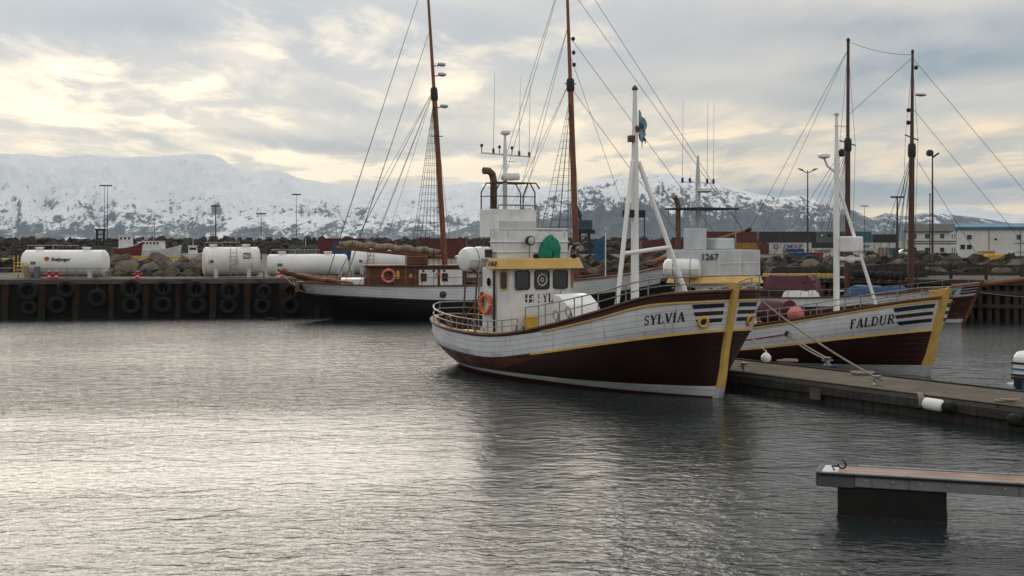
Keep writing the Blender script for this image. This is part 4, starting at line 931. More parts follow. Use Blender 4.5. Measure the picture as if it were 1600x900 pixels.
# white fender on the dock side with its lashing
def side_pt(px, z):
    lo, hi = 0., DKL
    for _ in range(50):
        m_ = (lo+hi)/2; p = dk(m_, -.1, z)
        if 800 + F*p.x/p.y < px: lo = m_
        else: hi = m_
    return dk(lo, -.22, z)
fa_, fb_ = side_pt(1447, .42), side_pt(1481, .40); ax_ = (fb_ - fa_)
fd = MB().lathe([(.04, 0), (.10, .04), (.15, .10), (.155, ax_.length - .12), (.12, ax_.length - .05), (.05, ax_.length)], (0, 0, 0), ax_.normalized(), 18).build('boat_fender', 'white_clean', None); fd.location = fa_
MB().lathe([(.10, ax_.length - .02), (.15, ax_.length + .03), (.15, ax_.length + .22), (.09, ax_.length + .28)], (0, 0, 0), ax_.normalized(), 16).build('end_cap', 'rubber', fd); tag(fd, 'white sausage fender with a black end hung on the dock side', 'fender')
lsh = MB(); q_ = fa_
for i in range(4): lsh.tube([q_ + Vector((-.10 + .03*i, .12, .24)), q_ + Vector((-.10 + .04*i, -.02, .14)), q_ + Vector((-.08 + .03*i, 0, -.06)), q_ + Vector((-.02+.02*i, .05, .0))], .018, 6)
tag(lsh.build('rope_lashing', 'rope'), 'grey rope lashing tied at the left end of the white fender', 'rope')
g2 = side_pt(1592, .30); ft = MB().lathe([(.1, -.18), (.16, -.1), (.16, .1), (.1, .18)], (0, 0, 0), DK_D, 16).build('rubber_fender', 'rubber', None); ft.location = g2; tag(ft, 'short black rubber fender on the dock side at the right picture edge', 'fender')
# inflatable with an outboard motor moored behind the dock, mostly out of frame
OB = thing('inflatable_boat', 'small boat with a white and blue outboard motor behind the dock', 'boat', (13.95, 34.6, 0), R(35))
MB().tube([(.1, -.75, .35), (1.0, -.75, .35), (3.2, -.7, .4), (4.0, -.35, .5), (4.2, 0, .52), (4.0, .35, .5), (3.2, .7, .4), (1.0, .75, .35), (.1, .75, .35)], .23, 12).build('side_tube', 'grey_white', OB)
MB().bx(.3, 3.6, -.62, .62, .12, .20).build('floor_board', 'outboard_blue', OB, smooth=False); MB().bx(.25, .32, -.6, .6, .1, .72).build('transom', 'black', OB, smooth=False)
mt_ = MB().bx(-.12, .12, -.12, .12, -.3, .85).build('motor_leg', 'outboard_blue', OB, smooth=False, bevel=.03)
MB().prism([(-.42, .80), (.20, .80), (.24, 1.05), (.22, 1.38), (.05, 1.52), (-.25, 1.52), (-.44, 1.38)], lambda x, z: (x, -.20, z), lambda x, z: (x, .20, z)).build('motor_cowl', 'white_clean', OB, smooth=False, bevel=.08)
for z, mt2 in ((.86, 'black'), (1.02, 'outboard_blue'), (1.18, 'black'), (.78, 'black')): MB().bx(-.455, .26, -.213, .213, z, z + .055).build('cowl_stripe', mt2, OB, smooth=False)
# ------------------------------------------------------------------ narrow walkway finger in the foreground
WK = thing('walkway_pontoon', 'narrow grey walkway pontoon with a wooden deck on a dark float in the foreground', 'pontoon', (5.02, 20.95, 0), math.atan2(-1.0, 2.9))
L_ = 8.0; zt_ = .74
flt = MB().bx(.30, 1.98, -.06, .9, -.5, .52).build('float', 'rubber', WK, smooth=False, bevel=.05)
for y0 in (-.10, .66):
    MB().bx(.58, 4.2, y0, y0 + .09, .52, zt_).build('side_beam', 'dock_beam', WK, smooth=False, bevel=.012); MB().bx(4.21, L_, y0, y0 + .09, .52, zt_).build('side_beam', 'dock_beam', WK, smooth=False, bevel=.012)
    MB().bx(0, .575, y0, y0 + .09, .50, zt_ - .01).build('end_beam', 'dock_beam_dk', WK, smooth=False, bevel=.012)
MB().bx(-.04, .05, -.08, .73, .50, zt_ - .005).build('end_beam', 'dock_beam_dk', WK, smooth=False, bevel=.012)
for i in range(5): MB().bx(.30, L_, .0 + i*.13, .122 + i*.13, zt_ - .05, zt_ - .018 - .002*(i % 2)).build('deck_plank', 'walk_wood', WK, smooth=False)
MB().bx(.05, .30, .0, .64, zt_ - .045, zt_ - .012).build('end_plate', 'grey_white', WK, smooth=False)
shk = MB().ring((.36, .12, zt_ + .10), (.3, 1, 0), .065, .016, 16, 8, R(-40), R(220)).build('mooring_shackle', 'black', WK); MB().tube([(.24, .12, zt_), (.20, .12, zt_ + .06), (.32, .12, zt_ + .07)], .018, 6).build('shackle_pin', 'black', shk)
for i in range(9):
    for y in (-.112, .762): MB().lathe([(.022, 0), (.022, .012), (.008, .016)], (.75 + i*.42, y, zt_ - .11), (0, -1 if y < 0 else 1, 0), 8).build('bolt', 'steel', WK)
MB().bx(.29, 1.99, -.07, .91, -.10, .05).build('weed_line', 'weed', WK, smooth=False)
for y in (-.115, .765): MB().bx(0, L_, y - .012, y + .012, zt_ - .055, zt_ - .02).build('rub_strip', 'rubber', WK, smooth=False)
# ------------------------------------------------------------------ schooners
def wire(p, q, r=.012, name='stay', parent=None, sag=0.0, mat='rope_dk'):
    p, q = Vector(p), Vector(q)
    pts = [p, q] if not sag else [p.lerp(q, i/6) - Vector((0, 0, sag*4*(i/6)*(1-i/6))) for i in range(7)]
    return MB().tube(pts, r, 4, cap=False).build(name, mat, parent)
def mast(parent, foot, top, r0, r1, mat, name, splits=(.62,)):
    f_, t_ = Vector(foot), Vector(top); o = MB().tube([f_, f_.lerp(t_, .6), f_.lerp(t_, .62), t_], [r0, r0*.86, r0*.62, r1], 12).build(name, mat, parent)
    MB().lathe([(r0*1.15, -.25), (r0*1.25, -.1), (r0*1.25, .35), (r0*1.0, .5)], f_.lerp(t_, .6), (t_ - f_), 12).build('mast_band', 'black', o)
    MB().lathe([(r1*1.2, 0), (r1*1.3, .12), (r1*.4, .2)], t_, (t_ - f_), 10).build('mast_cap', 'black', o)
    return o
def shrouds(parent, m, f_, t_, frac, hb, deckz, spread, n, rat=True, r=.013):
    """shrouds from the hounds down to both rails, with ratlines between them"""
    f_, t_ = Vector(f_), Vector(t_); hd = f_.lerp(t_, frac)
    for sd_ in (-1, 1):
        feet = [Vector((f_.x - spread*.15 - spread*i/(n-1), sd_*hb, deckz)) for i in range(n)]
        for q in feet: wire(hd, q, r, 'shroud', m)
        for q in feet: MB().lathe([(.02, 0), (.07, .05), (.07, .14), (.02, .2)], q + (hd - q).normalized()*.75, (hd-q), 8).build('deadeye', 'black', m)
        if rat:
            lines = MB(); k_ = 1.0
            while k_ < (hd.z - deckz) * .93:
                g = k_ / (hd.z - deckz); lines.tube([feet[0].lerp(hd, g), feet[-1].lerp(hd, g)], .009, 4, cap=False); k_ += .42
            lines.build('ratlines', 'rope_dk', m)
# left schooner: stern at the left, bow hidden behind the nearest boat
th1 = math.atan2(.128, 1.0); s1 = Vector((-10.95, 72.9, 0))
S1 = thing('schooner', 'two-masted schooner with a white and black hull moored at the left quay', 'schooner', s1, th1)
L1 = 20.2
H1 = Hull(L1, 5.0, [(0, 2.12), (.15, 2.0), (.4, 1.95), (.65, 2.1), (.85, 2.45), (1, 2.95)], [(-1.2, 2.0), (0, .8), (1.0, -.4), (2.2, -1.3)], [(-1.2, 17.6), (0, 18.9), (1.5, 19.6), (3.0, 20.2)], zk=-1.2, fwd=(1.8, .95, 2.6, .6))
zr1 = curve([(0, 1.50), (.15, 1.34), (.4, 1.14), (.65, 1.2), (.85, 1.5), (1, 1.95)]); cap1 = H1.cap
H1.band(lambda t: -1.2, zr1, 'hull', 'black_hull', S1, 8); H1.band(zr1, cap1, 'bulwark', 'white_hull', S1, 5); H1.band(lambda t: cap1(t) - .7, cap1, 'inner_bulwark', 'cap_wood', S1, 2, inner=.1); H1.deck(lambda t: cap1(t) - .65, 'deck', 'deck_wood', S1)
H1.strip(cap1, 'cap_rail', 'cabin_wood', S1, .26, .07, .08); H1.strip(lambda t: zr1(t) - .03, 'rub_rail', 'black', S1, .08, .08, .06)
for t in (.375,):
    for sd_ in (-1, 1):
        q_ = H1.pt(t, 1.50, sd_, .01); MB().ring(q_, (0, sd_, .1), .16, .035, 18, 6).build('porthole_ring', 'black', S1); MB().lathe([(.15, 0), (.1, .015), (0, .02)], q_, (0, sd_, .1), 14).build('porthole_glass', 'glass', S1)
zD = 1.3
dh = MB().bx(2.6, 8.2, -1.55, 1.55, zD, 3.02).build('deckhouse', 'cabin_wood', S1, smooth=False, bevel=.03)
MB().bx(2.45, 8.3, -1.7, 1.7, 3.021, 3.12).build('deckhouse_roof', 'cabin_wood', dh, smooth=False, bevel=.03)
for x in (2.65, 3.7, 4.75, 5.3): MB().bx(x, x + .12, -1.60, -1.551, zD, 3.0).build('corner_post', 'cap_wood', dh, smooth=False)
for x, w_ in ((5.55, 1.05), (6.75, 1.25)):
    pn = MB().bx(x, x + w_, -1.62, -1.552, 1.95, 2.86).build('white_panel', 'white', dh, smooth=False); MB().bx(x + .10, x + .44, -1.64, -1.621, 2.2, 2.66).build('window_pane', 'glass', pn, smooth=False)
MB().bx(4.30, 4.46, -1.59, -1.553, 2.35, 2.8).build('yellow_sign', 'yellow2', dh, smooth=False); MB().bx(5.02, 5.2, -1.59, -1.553, 2.42, 2.62).build('yellow_sign', 'yellow2', dh, smooth=False)
MB().bx(4.9, 6.1, -1.1, 1.1, 3.121, 3.62).build('companion_hatch', 'cabin_wood', dh, smooth=False, bevel=.05)
MB().bx(2.9, 4.0, -1.9, -1.86, 1.55, 2.0).build('white_board', 'white', S1, smooth=False); MB().bx(1.2, 2.5, -1.5, 1.5, 1.3, 2.35).build('aft_locker', 'white', S1, smooth=False, bevel=.04)
MB().bx(9.3, 11.6, -1.1, 1.1, zD, 2.75).build('mid_deckhouse', 'cabin_wood', S1, smooth=False, bevel=.04); MB().bx(12.4, 14.0, -1.0, 1.0, zD + .1, 2.7).build('fore_hatch', 'cabin_wood', S1, smooth=False, bevel=.04)
MB().lathe([(.25, 0), (.25, .35), (.34, .4), (.34, .5), (.1, .56)], (8.0, -.6, 3.12), n=16).build('roof_vent', 'white', S1)
lr1 = life_ring(None, (0, 0, 0), (0, 1, 0), .34, 'pink'); place(tag(lr1, 'pink life ring on the brown deckhouse of the left schooner', 'life ring'), S1, (3.85, -1.70, 2.52))
MB().lathe([(.02, -.05), (.10, 0), (.10, .08), (.02, .12)], (6.62, -1.68, 2.62), (0, -1, 0), 12).build('cabin_lamp', 'orange', S1)
# masts with rake towards the stern
m1f, m1t = (7.25, 0, 1.3), (6.05, 0, 20.5); m2f, m2t = (14.9, 0, 1.4), (14.2, 0, 21.5)
ma1 = mast(S1, m1f, m1t, .17, .06, 'mast_wood', 'mainmast'); ma2 = mast(S1, m2f, m2t, .19, .07, 'mast_wood', 'foremast')
shrouds(S1, ma1, m1f, m1t, .60, 2.45, 2.0, 1.9, 4); shrouds(S1, ma2, m2f, m2t, .58, 2.3, 2.2, 2.1, 4)
for (f_, t_, fr_, w_) in ((m1f, m1t, .48, .55), (m2f, m2t, .61, .4)):
    q_ = Vector(f_).lerp(Vector(t_), fr_); MB().beam(q_ + Vector((0, -w_, 0)), q_ + Vector((0, w_, 0)), .07, .05).build('crosstree', 'black', ma1 if f_ == m1f else ma2); MB().beam(q_ + Vector((-.35, 0, 0)), q_ + Vector((.35, 0, 0)), .05, .05).build('crosstree', 'black', ma1 if f_ == m1f else ma2)
for fr_, zz in ((.69, 0), (.66, 0), (.565, 0)):
    q_ = Vector(m1f).lerp(Vector(m1t), fr_); MB().tube([q_, q_ + Vector((.45, 0, .05))], .03, 5).build('lamp_bracket', 'black', ma1); MB().lathe([(.12, -.1), (.24, -.03), (.24, .07), (.1, .12)], q_ + Vector((.52, 0, .1)), (.1, 0, 1), 14).build('radar_dome', 'grey_white', ma1)
for fr_ in (.74, .70, .665): q_ = Vector(m2f).lerp(Vector(m2t), fr_); MB().lathe([(.03, -.12), (.11, -.05), (.11, .08), (.03, .14)], q_ + Vector((.26, 0, 0)), n=10).build('mast_block', 'black', ma2)
def sail_roll(p, q, r, name, parent, seed):
    p, q = Vector(p), Vector(q); n = 40; pts = []; rs = []
    for i in range(n + 1):
        f_ = i/n; pts.append(p.lerp(q, f_) + Vector((0, .04*math.sin(i*1.7), .05*math.sin(i*.9+seed)))); rs.append(r*(1 + .16*noise.noise(Vector((i*.5, seed, 0))) - .12*(i % 5 == 0)) * min(1, .45 + f_*8, .45 + (1-f_)*8))
    o = MB().tube(pts, rs, 12).build(name, 'sail', parent)
    for i in range(3, n, 4): MB().ring(pts[i], q - p, rs[i]*1.02, .018, 14, 5).build('gasket', 'rope_dk', o)
    return o
bm1 = MB().tube([(7.1, 0, 3.55), (.9, 0, 4.1)], [.11, .09], 8).build('boom', 'mast_wood', S1); sail_roll((6.9, 0, 3.85), (1.1, 0, 4.35), .20, 'furled_sail', S1, 2)
MB().tube([(14.7, 0, 3.5), (8.2, 0, 3.8)], [.10, .08], 8).build('boom', 'mast_wood', S1); sail_roll((14.5, 0, 3.72), (8.5, 0, 4.0), .17, 'furled_sail', S1, 7)
bs = MB().tube([(19.4, 0, 3.2), (21.5, 0, 3.95), (25.2, 0, 5.15)], [.18, .15, .09], 10).build('bowsprit', 'bow_wood', S1); MB().lathe([(.10, -.2), (.14, -.1), (.14, .1), (.06, .2)], (25.2, 0, 5.15), (1, 0, .32), 10).build('bowsprit_cap', 'black', bs)
bend = Vector((24.9, 0, 5.08))
for fr_, end in ((.60, Vector((21.6, 0, 4.0))), (.75, Vector((23.4, 0, 4.6))), (.90, bend), (.985, bend)): wire(Vector(m2f).lerp(Vector(m2t), fr_), end, .014, 'forestay', S1)
wire(Vector(m1t), Vector(m2f).lerp(Vector(m2t), .93), .012, 'triatic_stay', S1, .25)
wire(Vector(m2f).lerp(Vector(m2t), .70), (18.9, 0, 2.9), .012, 'forestay', S1)
for sd_ in (-1, 1):
    for fr_, x in ((.62, .8), (.62, 2.2), (.8, 1.4), (.97, .3)): wire(Vector(m1f).lerp(Vector(m1t), fr_), (x, sd_*2.1, 2.05), .012, 'backstay', S1)
    for fr_, x in ((.62, 9.2), (.78, 10.2), (.96, 8.6)): wire(Vector(m2f).lerp(Vector(m2t), fr_), (x, sd_*2.45, 2.0), .012, 'backstay', S1)
for fr_, x, z in ((.62, 1.4, 4.15), (.62, 3.6, 3.95)): wire(Vector(m1f).lerp(Vector(m1t), fr_), (x, 0, z), .010, 'topping_lift', S1)
for y, dx in ((-.3, .35), (.3, -.35)): wire(Vector(m1f).lerp(Vector(m1t), .6), (m1f[0] + dx, y, 2.2), .01, 'halyard', ma1); wire(Vector(m2f).lerp(Vector(m2t), .58), (m2f[0] + dx, y, 2.2), .01, 'halyard', ma2)
pipe_rail(S1, rail_pts(H1, .04, .96, -1, .45, .45, 26), [(a, b) for a, b in zip(rail_pts(H1, .04, .96, -1, 0, 0, 26)[::2], rail_pts(H1, .04, .96, -1, .45, .45, 26)[::2])], [], .018, 'guard_rail', 'bow_wood')
pipe_rail(S1, rail_pts(H1, .04, .96, 1, .45, .45, 26), [(a, b) for a, b in zip(rail_pts(H1, .04, .96, 1, 0, 0, 26)[::2], rail_pts(H1, .04, .96, 1, .45, .45, 26)[::2])], [], .018, 'guard_rail', 'bow_wood')
# carved timber davits that stick out over the stern
for i, (p, q, wy, wz_) in enumerate([((1.9, -1.45, 2.12), (-.5, -1.2, 2.42), .20, .16), ((-.4, -1.22, 2.38), (-2.3, -.9, 2.86), .26, .20), ((.9, -1.25, 2.24), (-1.2, -.8, 2.62), .18, .22), ((1.3, -.9, 2.14), (-.9, -.55, 2.52), .20, .15), ((-.6, -.95, 2.34), (-1.9, -.6, 2.72), .16, .24), ((.4, -1.35, 2.10), (-.8, -1.15, 2.22), .22, .18), ((-1.4, -.95, 2.62), (-2.05, -.80, 2.94), .14, .12)]):
    p, q = Vector(p), Vector(q); n = 7; pts = []; rs = []
    for j in range(n + 1): pts.append(p.lerp(q, j/n) + Vector((0, .05*noise.noise(Vector((j*1.3, i*3.1, 0))), .07*noise.noise(Vector((j*1.1, i*2.3, 5)))))); rs.append(wy*.62*(1 + .35*noise.noise(Vector((j*1.7, i*1.9, 2)))) * (.7 if j in (0, n) else 1))
    MB().tube(pts, rs, 5, True, wz_/wy).build('stern_timber', ['bow_wood', 'cabin_wood', 'cap_wood'][i % 3], S1, smooth=False)
MB().bx(-1.35, -1.1, -.9, .9, 1.62, 2.1).build('transom_beam', 'cap_wood', S1, smooth=False, bevel=.03)
# flag on a white staff, forward on the schooner
fs = MB().tube([(0, 0, 0), (0, 0, 3.2)], .035, 8).build('flagstaff', 'white_clean', None); place(tag(fs, 'slim white flagstaff on the foredeck of the left schooner', 'flagstaff'), S1, (16.3, -1.3, 1.75))
rows = [[(-.04 - i/6*.62 + .05*math.sin(j*.8), .07*math.sin(i*1.3 + j*.5)*(i/6), 3.05 - j/10*1.25 - (i/6)*.35) for i in range(7)] for j in range(11)]
f2 = MB().grid(rows).build('flag', 'flag_dk', None, ang=80); sm = f2.modifiers.new('thickness', 'SOLIDIFY'); sm.thickness = .012; place(tag(f2, 'dark blue flag drooping from the slim white flagstaff', 'flag'), S1, (16.3, -1.3, 1.75))

# right schooner along the timber wharf
h2 = Vector((.89, -.456, 0)); LH = 18.0
S2 = thing('schooner', 'brown two-masted schooner with a long bowsprit moored at the timber wharf', 'schooner', Vector((25.6, 69.6, 0)) - h2*LH, math.atan2(h2.y, h2.x))
H2 = Hull(LH, 4.4, [(0, 1.6), (.3, 1.25), (.55, 1.30), (.8, 1.65), (1, 2.15)], [(-1, 2.4), (0, 1.4), (2, 0)], [(-1, 16.2), (0, 17.0), (1.3, 17.55), (2.3, 18.0)], zk=-1, fwd=(1.8, .95, 2.8, .55))
zr2 = curve([(0, 1.1), (.3, .75), (.55, .80), (.8, 1.12), (1, 1.50)])
H2.band(lambda t: -1., lambda t: .22*t, 'bottom_paint', 'white_hull', S2, 4); H2.band(lambda t: .22*t, zr2, 'hull', 'brown_old', S2, 6); H2.band(zr2, H2.cap, 'bulwark', 'white_hull', S2, 4); H2.band(lambda t: H2.cap(t) - .6, H2.cap, 'inner_bulwark', 'cap_wood', S2, 2, inner=.1); H2.deck(lambda t: H2.cap(t) - .55, 'deck', 'deck_wood', S2)
H2.strip(H2.cap, 'cap_rail', 'cabin_wood', S2, .24, .07, .08); H2.strip(lambda t: zr2(t) - .03, 'rub_rail', 'dark_hull', S2, .07, .07, .05)
for sd_ in (-1, 1):
    H2.lettering('HAUKUR', .28, lambda t: zr2(t) + .17, .868, sd_, 'black', S2)
    for f0, mt in ((.74, 'navy'), (.50, 'dkred'), (.26, 'navy')): H2.patch(.955, .998, (lambda t, f0=f0: lerp(zr2(t), H2.cap(t), f0)), (lambda t, f0=f0: lerp(zr2(t), H2.cap(t), f0 + .16)), sd_, 'painted_stripe', mt, S2)
H2.stem('stem_post', 'cabin_wood', S2, -.4, 2.35, .2, .1, .1)
bs2 = MB().tube([(16.4, 0, 1.95), (18.2, 0, 2.15), (23.6, 0, 2.95)], [.17, .16, .09], 10).build('bowsprit', 'bow_wood', S2); MB().ring((18.15, 0, 2.14), (1, 0, .13), .20, .05, 14, 6).build('gammon_band', 'bow_wood', bs2)
k1f, k1t = (10.7, 0, .8), (10.75, 0, 15.85); k2f, k2t = (14.2, 0, 1.1), (14.3, 0, 14.95)
mb1 = mast(S2, k1f, k1t, .17, .085, 'mast_dark', 'mainmast'); mb2 = mast(S2, k2f, k2t, .18, .07, 'mast_dark', 'foremast')
for f_, t_, m_, fr_ in ((k1f, k1t, mb1, .615), (k2f, k2t, mb2, .66)):
    q_ = Vector(f_).lerp(Vector(t_), fr_); MB().beam(q_ + Vector((0, -2.0, 0)), q_ + Vector((0, 2.0, 0)), .06, .06).build('crosstree', 'black', m_); tp = q_ - Vector((0, 0, 2.2))
    for sd_ in (-1, 1): wire(q_ + Vector((0, sd_*1.95, 0)), Vector(t_) - Vector((0, 0, .4)), .010, 'topmast_shroud', m_); wire(q_ + Vector((0, sd_*1.95, 0)), (f_[0] - .2, sd_*2.0, 1.4), .010, 'shroud', m_)
    shrouds(S2, m_, f_, t_, .60, 2.05, 1.4, 1.9, 4, False)
    for d in (-.30, .30): wire(Vector(f_).lerp(Vector(t_), .58), (f_[0] + d, .2, 1.6), .014, 'halyard', m_)
q_ = Vector(k2f).lerp(Vector(k2t), .83); MB().lathe([(.12, -.08), (.32, -.03), (.32, .05), (.1, .09)], q_ + Vector((.45, 0, 0)), (.05, 0, 1), 16).build('radar_dome', 'grey_white', mb2)
for fr_ in (.72, .77, .94): q_ = Vector(k2f).lerp(Vector(k2t), fr_); MB().lathe([(.03, -.12), (.11, -.05), (.11, .08), (.03, .14)], q_ + Vector((.2 if fr_ > .9 else -.2, 0, 0)), n=10).build('mast_block', 'black', mb2)
wire(k1t, Vector(k2t) - Vector((0, 0, .1)), .012, 'triatic_stay', S2, .2); wire(Vector(k1f).lerp(Vector(k1t), .72), Vector(k2t) - Vector((0, 0, .25)), .012, 'stay', S2)
for fr_, end in ((.60, (18.6, 0, 2.3)), (.78, (21.4, 0, 2.65)), (.98, (23.4, 0, 2.93))): wire(Vector(k2f).lerp(Vector(k2t), fr_), end, .012, 'forestay', S2)
for sd_ in (-1, 1): wire(Vector(k1f).lerp(Vector(k1t), .62), (5.5, sd_*2.1, 1.4), .012, 'backstay', S2); wire(Vector(k1f).lerp(Vector(k1t), .97), (3.5, sd_*2.0, 1.45), .012, 'backstay', S2); wire(Vector(k1f).lerp(Vector(k1t), .60), (7.2, sd_*2.1, 1.35), .012, 'backstay', S2)
MB().tube([(14.0, 0, 2.2), (10.9, 0, 2.35)], [.09, .08], 8).build('boom', 'mast_dark', S2); sail_roll((13.9, 0, 2.5), (11.0, 0, 2.6), .22, 'furled_sail', S2, 4).data.materials[0] = M['net']
MB().bx(4.0, 8.2, -1.2, 1.2, .85, 1.75).build('deckhouse', 'dark_hull', S2, smooth=False, bevel=.04); MB().bx(12.2, 13.0, -.7, .7, .9, 1.6).build('fore_hatch', 'cabin_wood', S2, smooth=False, bevel=.03)
tops = rail_pts(H2, .3, .97, -1, .4, .4, 20); pipe_rail(S2, tops, list(zip(rail_pts(H2, .3, .97, -1, 0, 0, 20)[::2], tops[::2])), [], .016)
rope('bow_line', w_of(S2, (17.9, -.2, 1.7)), (33.0, wharf_y(33.0) - .1, 1.9), .35, .02, 'rope', 'mooring line from the bow of HAUKUR to the timber wharf')
# covered things on the right schooner's deck
def on2(x, y, z): return w_of(S2, (x, y, z))
tz = math.atan2(h2.y, h2.x)
tarp('covered_dinghy', 'maroon tarpaulin cover over deck gear behind FALDUR', on2(7.6, -.3, 1.35), 3.3, 1.8, 1.15, 'maroon', tz, 1.0)
tarp('covered_gear', 'grey tarpaulin hood beside the maroon cover', on2(4.9, -.2, 1.75), 1.2, 1.4, .95, 'greytarp', tz, 4.0)
tarp('covered_boat', 'low blue tarpaulin cover between the schooner masts', on2(12.4, .2, 1.2), 3.8, 2.0, .72, 'bluetarp', tz, 7.0)
tarp('covered_box', 'white box cover below the maroon tarpaulin', on2(8.4, -1.3, 1.1), 2.2, .8, .55, 'white', tz, 9.0, 'cover')
for i, x in enumerate((4.55, 5.35)): b_ = MB().lathe([(.10, 0), (.14, .04), (.14, .30), (.10, .34), (.10, .42), (.05, .46)], (0, 0, 0), n=12).build('orange_float', 'orange', None); b_.location = on2(x, -.95, 1.72); tag(b_, ('left' if i == 0 else 'right') + ' one of two orange floats in front of the grey tarpaulin', 'float')
pk = MB().lathe([(.03, 0), (.22, .06), (.30, .2), (.30, .36), (.2, .5), (.06, .58)], (0, 0, 0), n=16).build('buoy', 'pink', None); pk.location = w_of(FA, (9.9, -1.25, 1.6)); tag(pk, 'round pink buoy behind the rail of FALDUR', 'buoy')
# ------------------------------------------------------------------ left quay
c1, s1_ = math.cos(th1), math.sin(th1)
QX0 = -75.0
QW = thing('quay_wall', 'dark steel sheet pile quay wall with rusty piles and tyres on the left', 'quay wall', (QX0, quay_y(QX0), 0), th1)
def q_of(X): return (X - QX0) / c1                      # world X on the quay line -> local x
def qw(X, y, z): return Vector((X - s1_*y, quay_y(X) + c1*y, z))
QL = q_of(17.4)
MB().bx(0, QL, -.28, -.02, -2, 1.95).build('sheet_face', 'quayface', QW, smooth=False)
capq = MB().bx(0, QL, -.46, .55, 1.951, 2.26).build('concrete_cap', 'concrete', QW, smooth=False, bevel=.04)
pile_px = [13 + 53.6*i for i in range(-7, 15)]
pm = None
for i, px in enumerate(pile_px):
    D = 75.0
    for _ in range(3): D = quay_y(gx(px, D))
    x = q_of(gx(px, D)) + rnd.uniform(-.08, .08)
    if pm is None:
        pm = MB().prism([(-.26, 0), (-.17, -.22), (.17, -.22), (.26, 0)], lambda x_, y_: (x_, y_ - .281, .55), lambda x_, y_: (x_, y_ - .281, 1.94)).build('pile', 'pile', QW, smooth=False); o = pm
        pw = MB().prism([(-.27, 0), (-.18, -.23), (.18, -.23), (.27, 0)], lambda x_, y_: (x_, y_ - .281, -2), lambda x_, y_: (x_, y_ - .281, .549)).build('pile_foot', 'weed', pm, smooth=False)
    else:
        o = pm.copy(); COL.objects.link(o); pw2 = pw.copy(); COL.objects.link(pw2); pw2.parent = o
    o.location = (x, 0, 0); o.scale = (rnd.uniform(.8, 1.15), 1, 1)
for X in (-70, -62.2, -54.4, -46.6): MB().bx(q_of(X), q_of(X) + .12, -.30, -.281, -2, 1.9).build('wale_strap', 'quayface', QW, smooth=False)
# hanging tyres
tyre = None
TY = [(43, 455, 'upper'), (45, 481, 'lower'), (103, 452, 'upper'), (89, 477, 'lower'), (151, 466, 'single'), (204, 452, 'upper'), (204, 477, 'lower'), (254, 451, 'upper'), (254, 476, 'lower'), (306, 453, 'upper'), (306, 477, 'lower'), (358, 455, 'upper'), (356, 478, 'lower'), (411, 456, 'upper'), (409, 478, 'lower'), (453, 456, 'upper'), (452, 478, 'lower')]
ORD = ['first', 'second', 'third', 'fourth', 'fifth', 'sixth', 'seventh', 'eighth']
cnt = {'upper': 0, 'lower': 0}
def tyre_label(px, row):
    if row == 'single': return 'lone black tyre fender midway down the quay wall under the left tank'
    cnt[row] += 1; return '%s black tyre fender from the left in the %s row on the quay wall' % (ORD[cnt[row] - 1], row)
for px, py, row in TY:
    D = 75.0
    for _ in range(3): D = quay_y(gx(px, D)) - .5
    p = at(px, py, D); X = p.x; pos = qw(X, -.69, p.z)
    if tyre is None:
        tyre = MB().ring((0, 0, 0), (0, 1, 0), .385, .155, 24, 10).build('tyre_fender', 'rubber', None); ch = MB().tube([(0, .12, .45), (0, .12, 1.3)], .02, 5).build('chain', 'rustpipe', tyre); o = tyre
    else: o = dup(tyre)
    o.location = pos; o.rotation_euler = (rnd.uniform(-.08, .02), rnd.uniform(0, 3), th1 + rnd.uniform(-.1, .1)); o.scale = [rnd.uniform(.82, 1.15)]*3
    for c in o.children: c.rotation_euler = (0, -o.rotation_euler.y, 0)
    tag(o, tyre_label(px, row), 'tyre', 'tyre fenders hung on the left quay')
GROUP_SAME = {}
# red and white mooring posts on the quay edge
def quay_post(px, label, D=75.2):
    for _ in range(3): D = quay_y(gx(px, D)) + .1
    r_ = thing('mooring_post', label, 'mooring post', (gx(px, D), D, 2.261), th1)
    MB().lathe([(.16, 0), (.16, .04), (.09, .06), (.09, .34), (.13, .36), (.13, .44), (.03, .46)], n=12).build('post', 'red', r_); MB().tube([(-.30, 0, .26), (.30, 0, .26)], .06, 8).build('horn', 'red', r_)
    MB().lathe([(.095, .12), (.095, .2)], n=12).build('white_band', 'white', r_); MB().bx(-.4, .4, -.28, .28, .0, .05).build('base_plate', 'red', r_, smooth=False)
quay_post(77, 'red and white mooring post before the left tank, left one of two'); quay_post(88, 'red and white mooring post before the left tank, right one of two'); quay_post(215, 'lone red mooring post in front of the boulders'); quay_post(440, 'red mooring post left of the schooner stern')
rope('stern_line', qw(gx(440, 76), .1, 2.5), w_of(S1, (-.5, -1.4, 1.98)), .35, .02, 'rope', 'upper mooring line from the quay to the left schooner stern'); rope('stern_line', qw(gx(452, 76), .0, 2.35), w_of(S1, (-.3, -1.5, 1.8)), .5, .02, 'rope', 'lower mooring line from the quay to the left schooner stern')

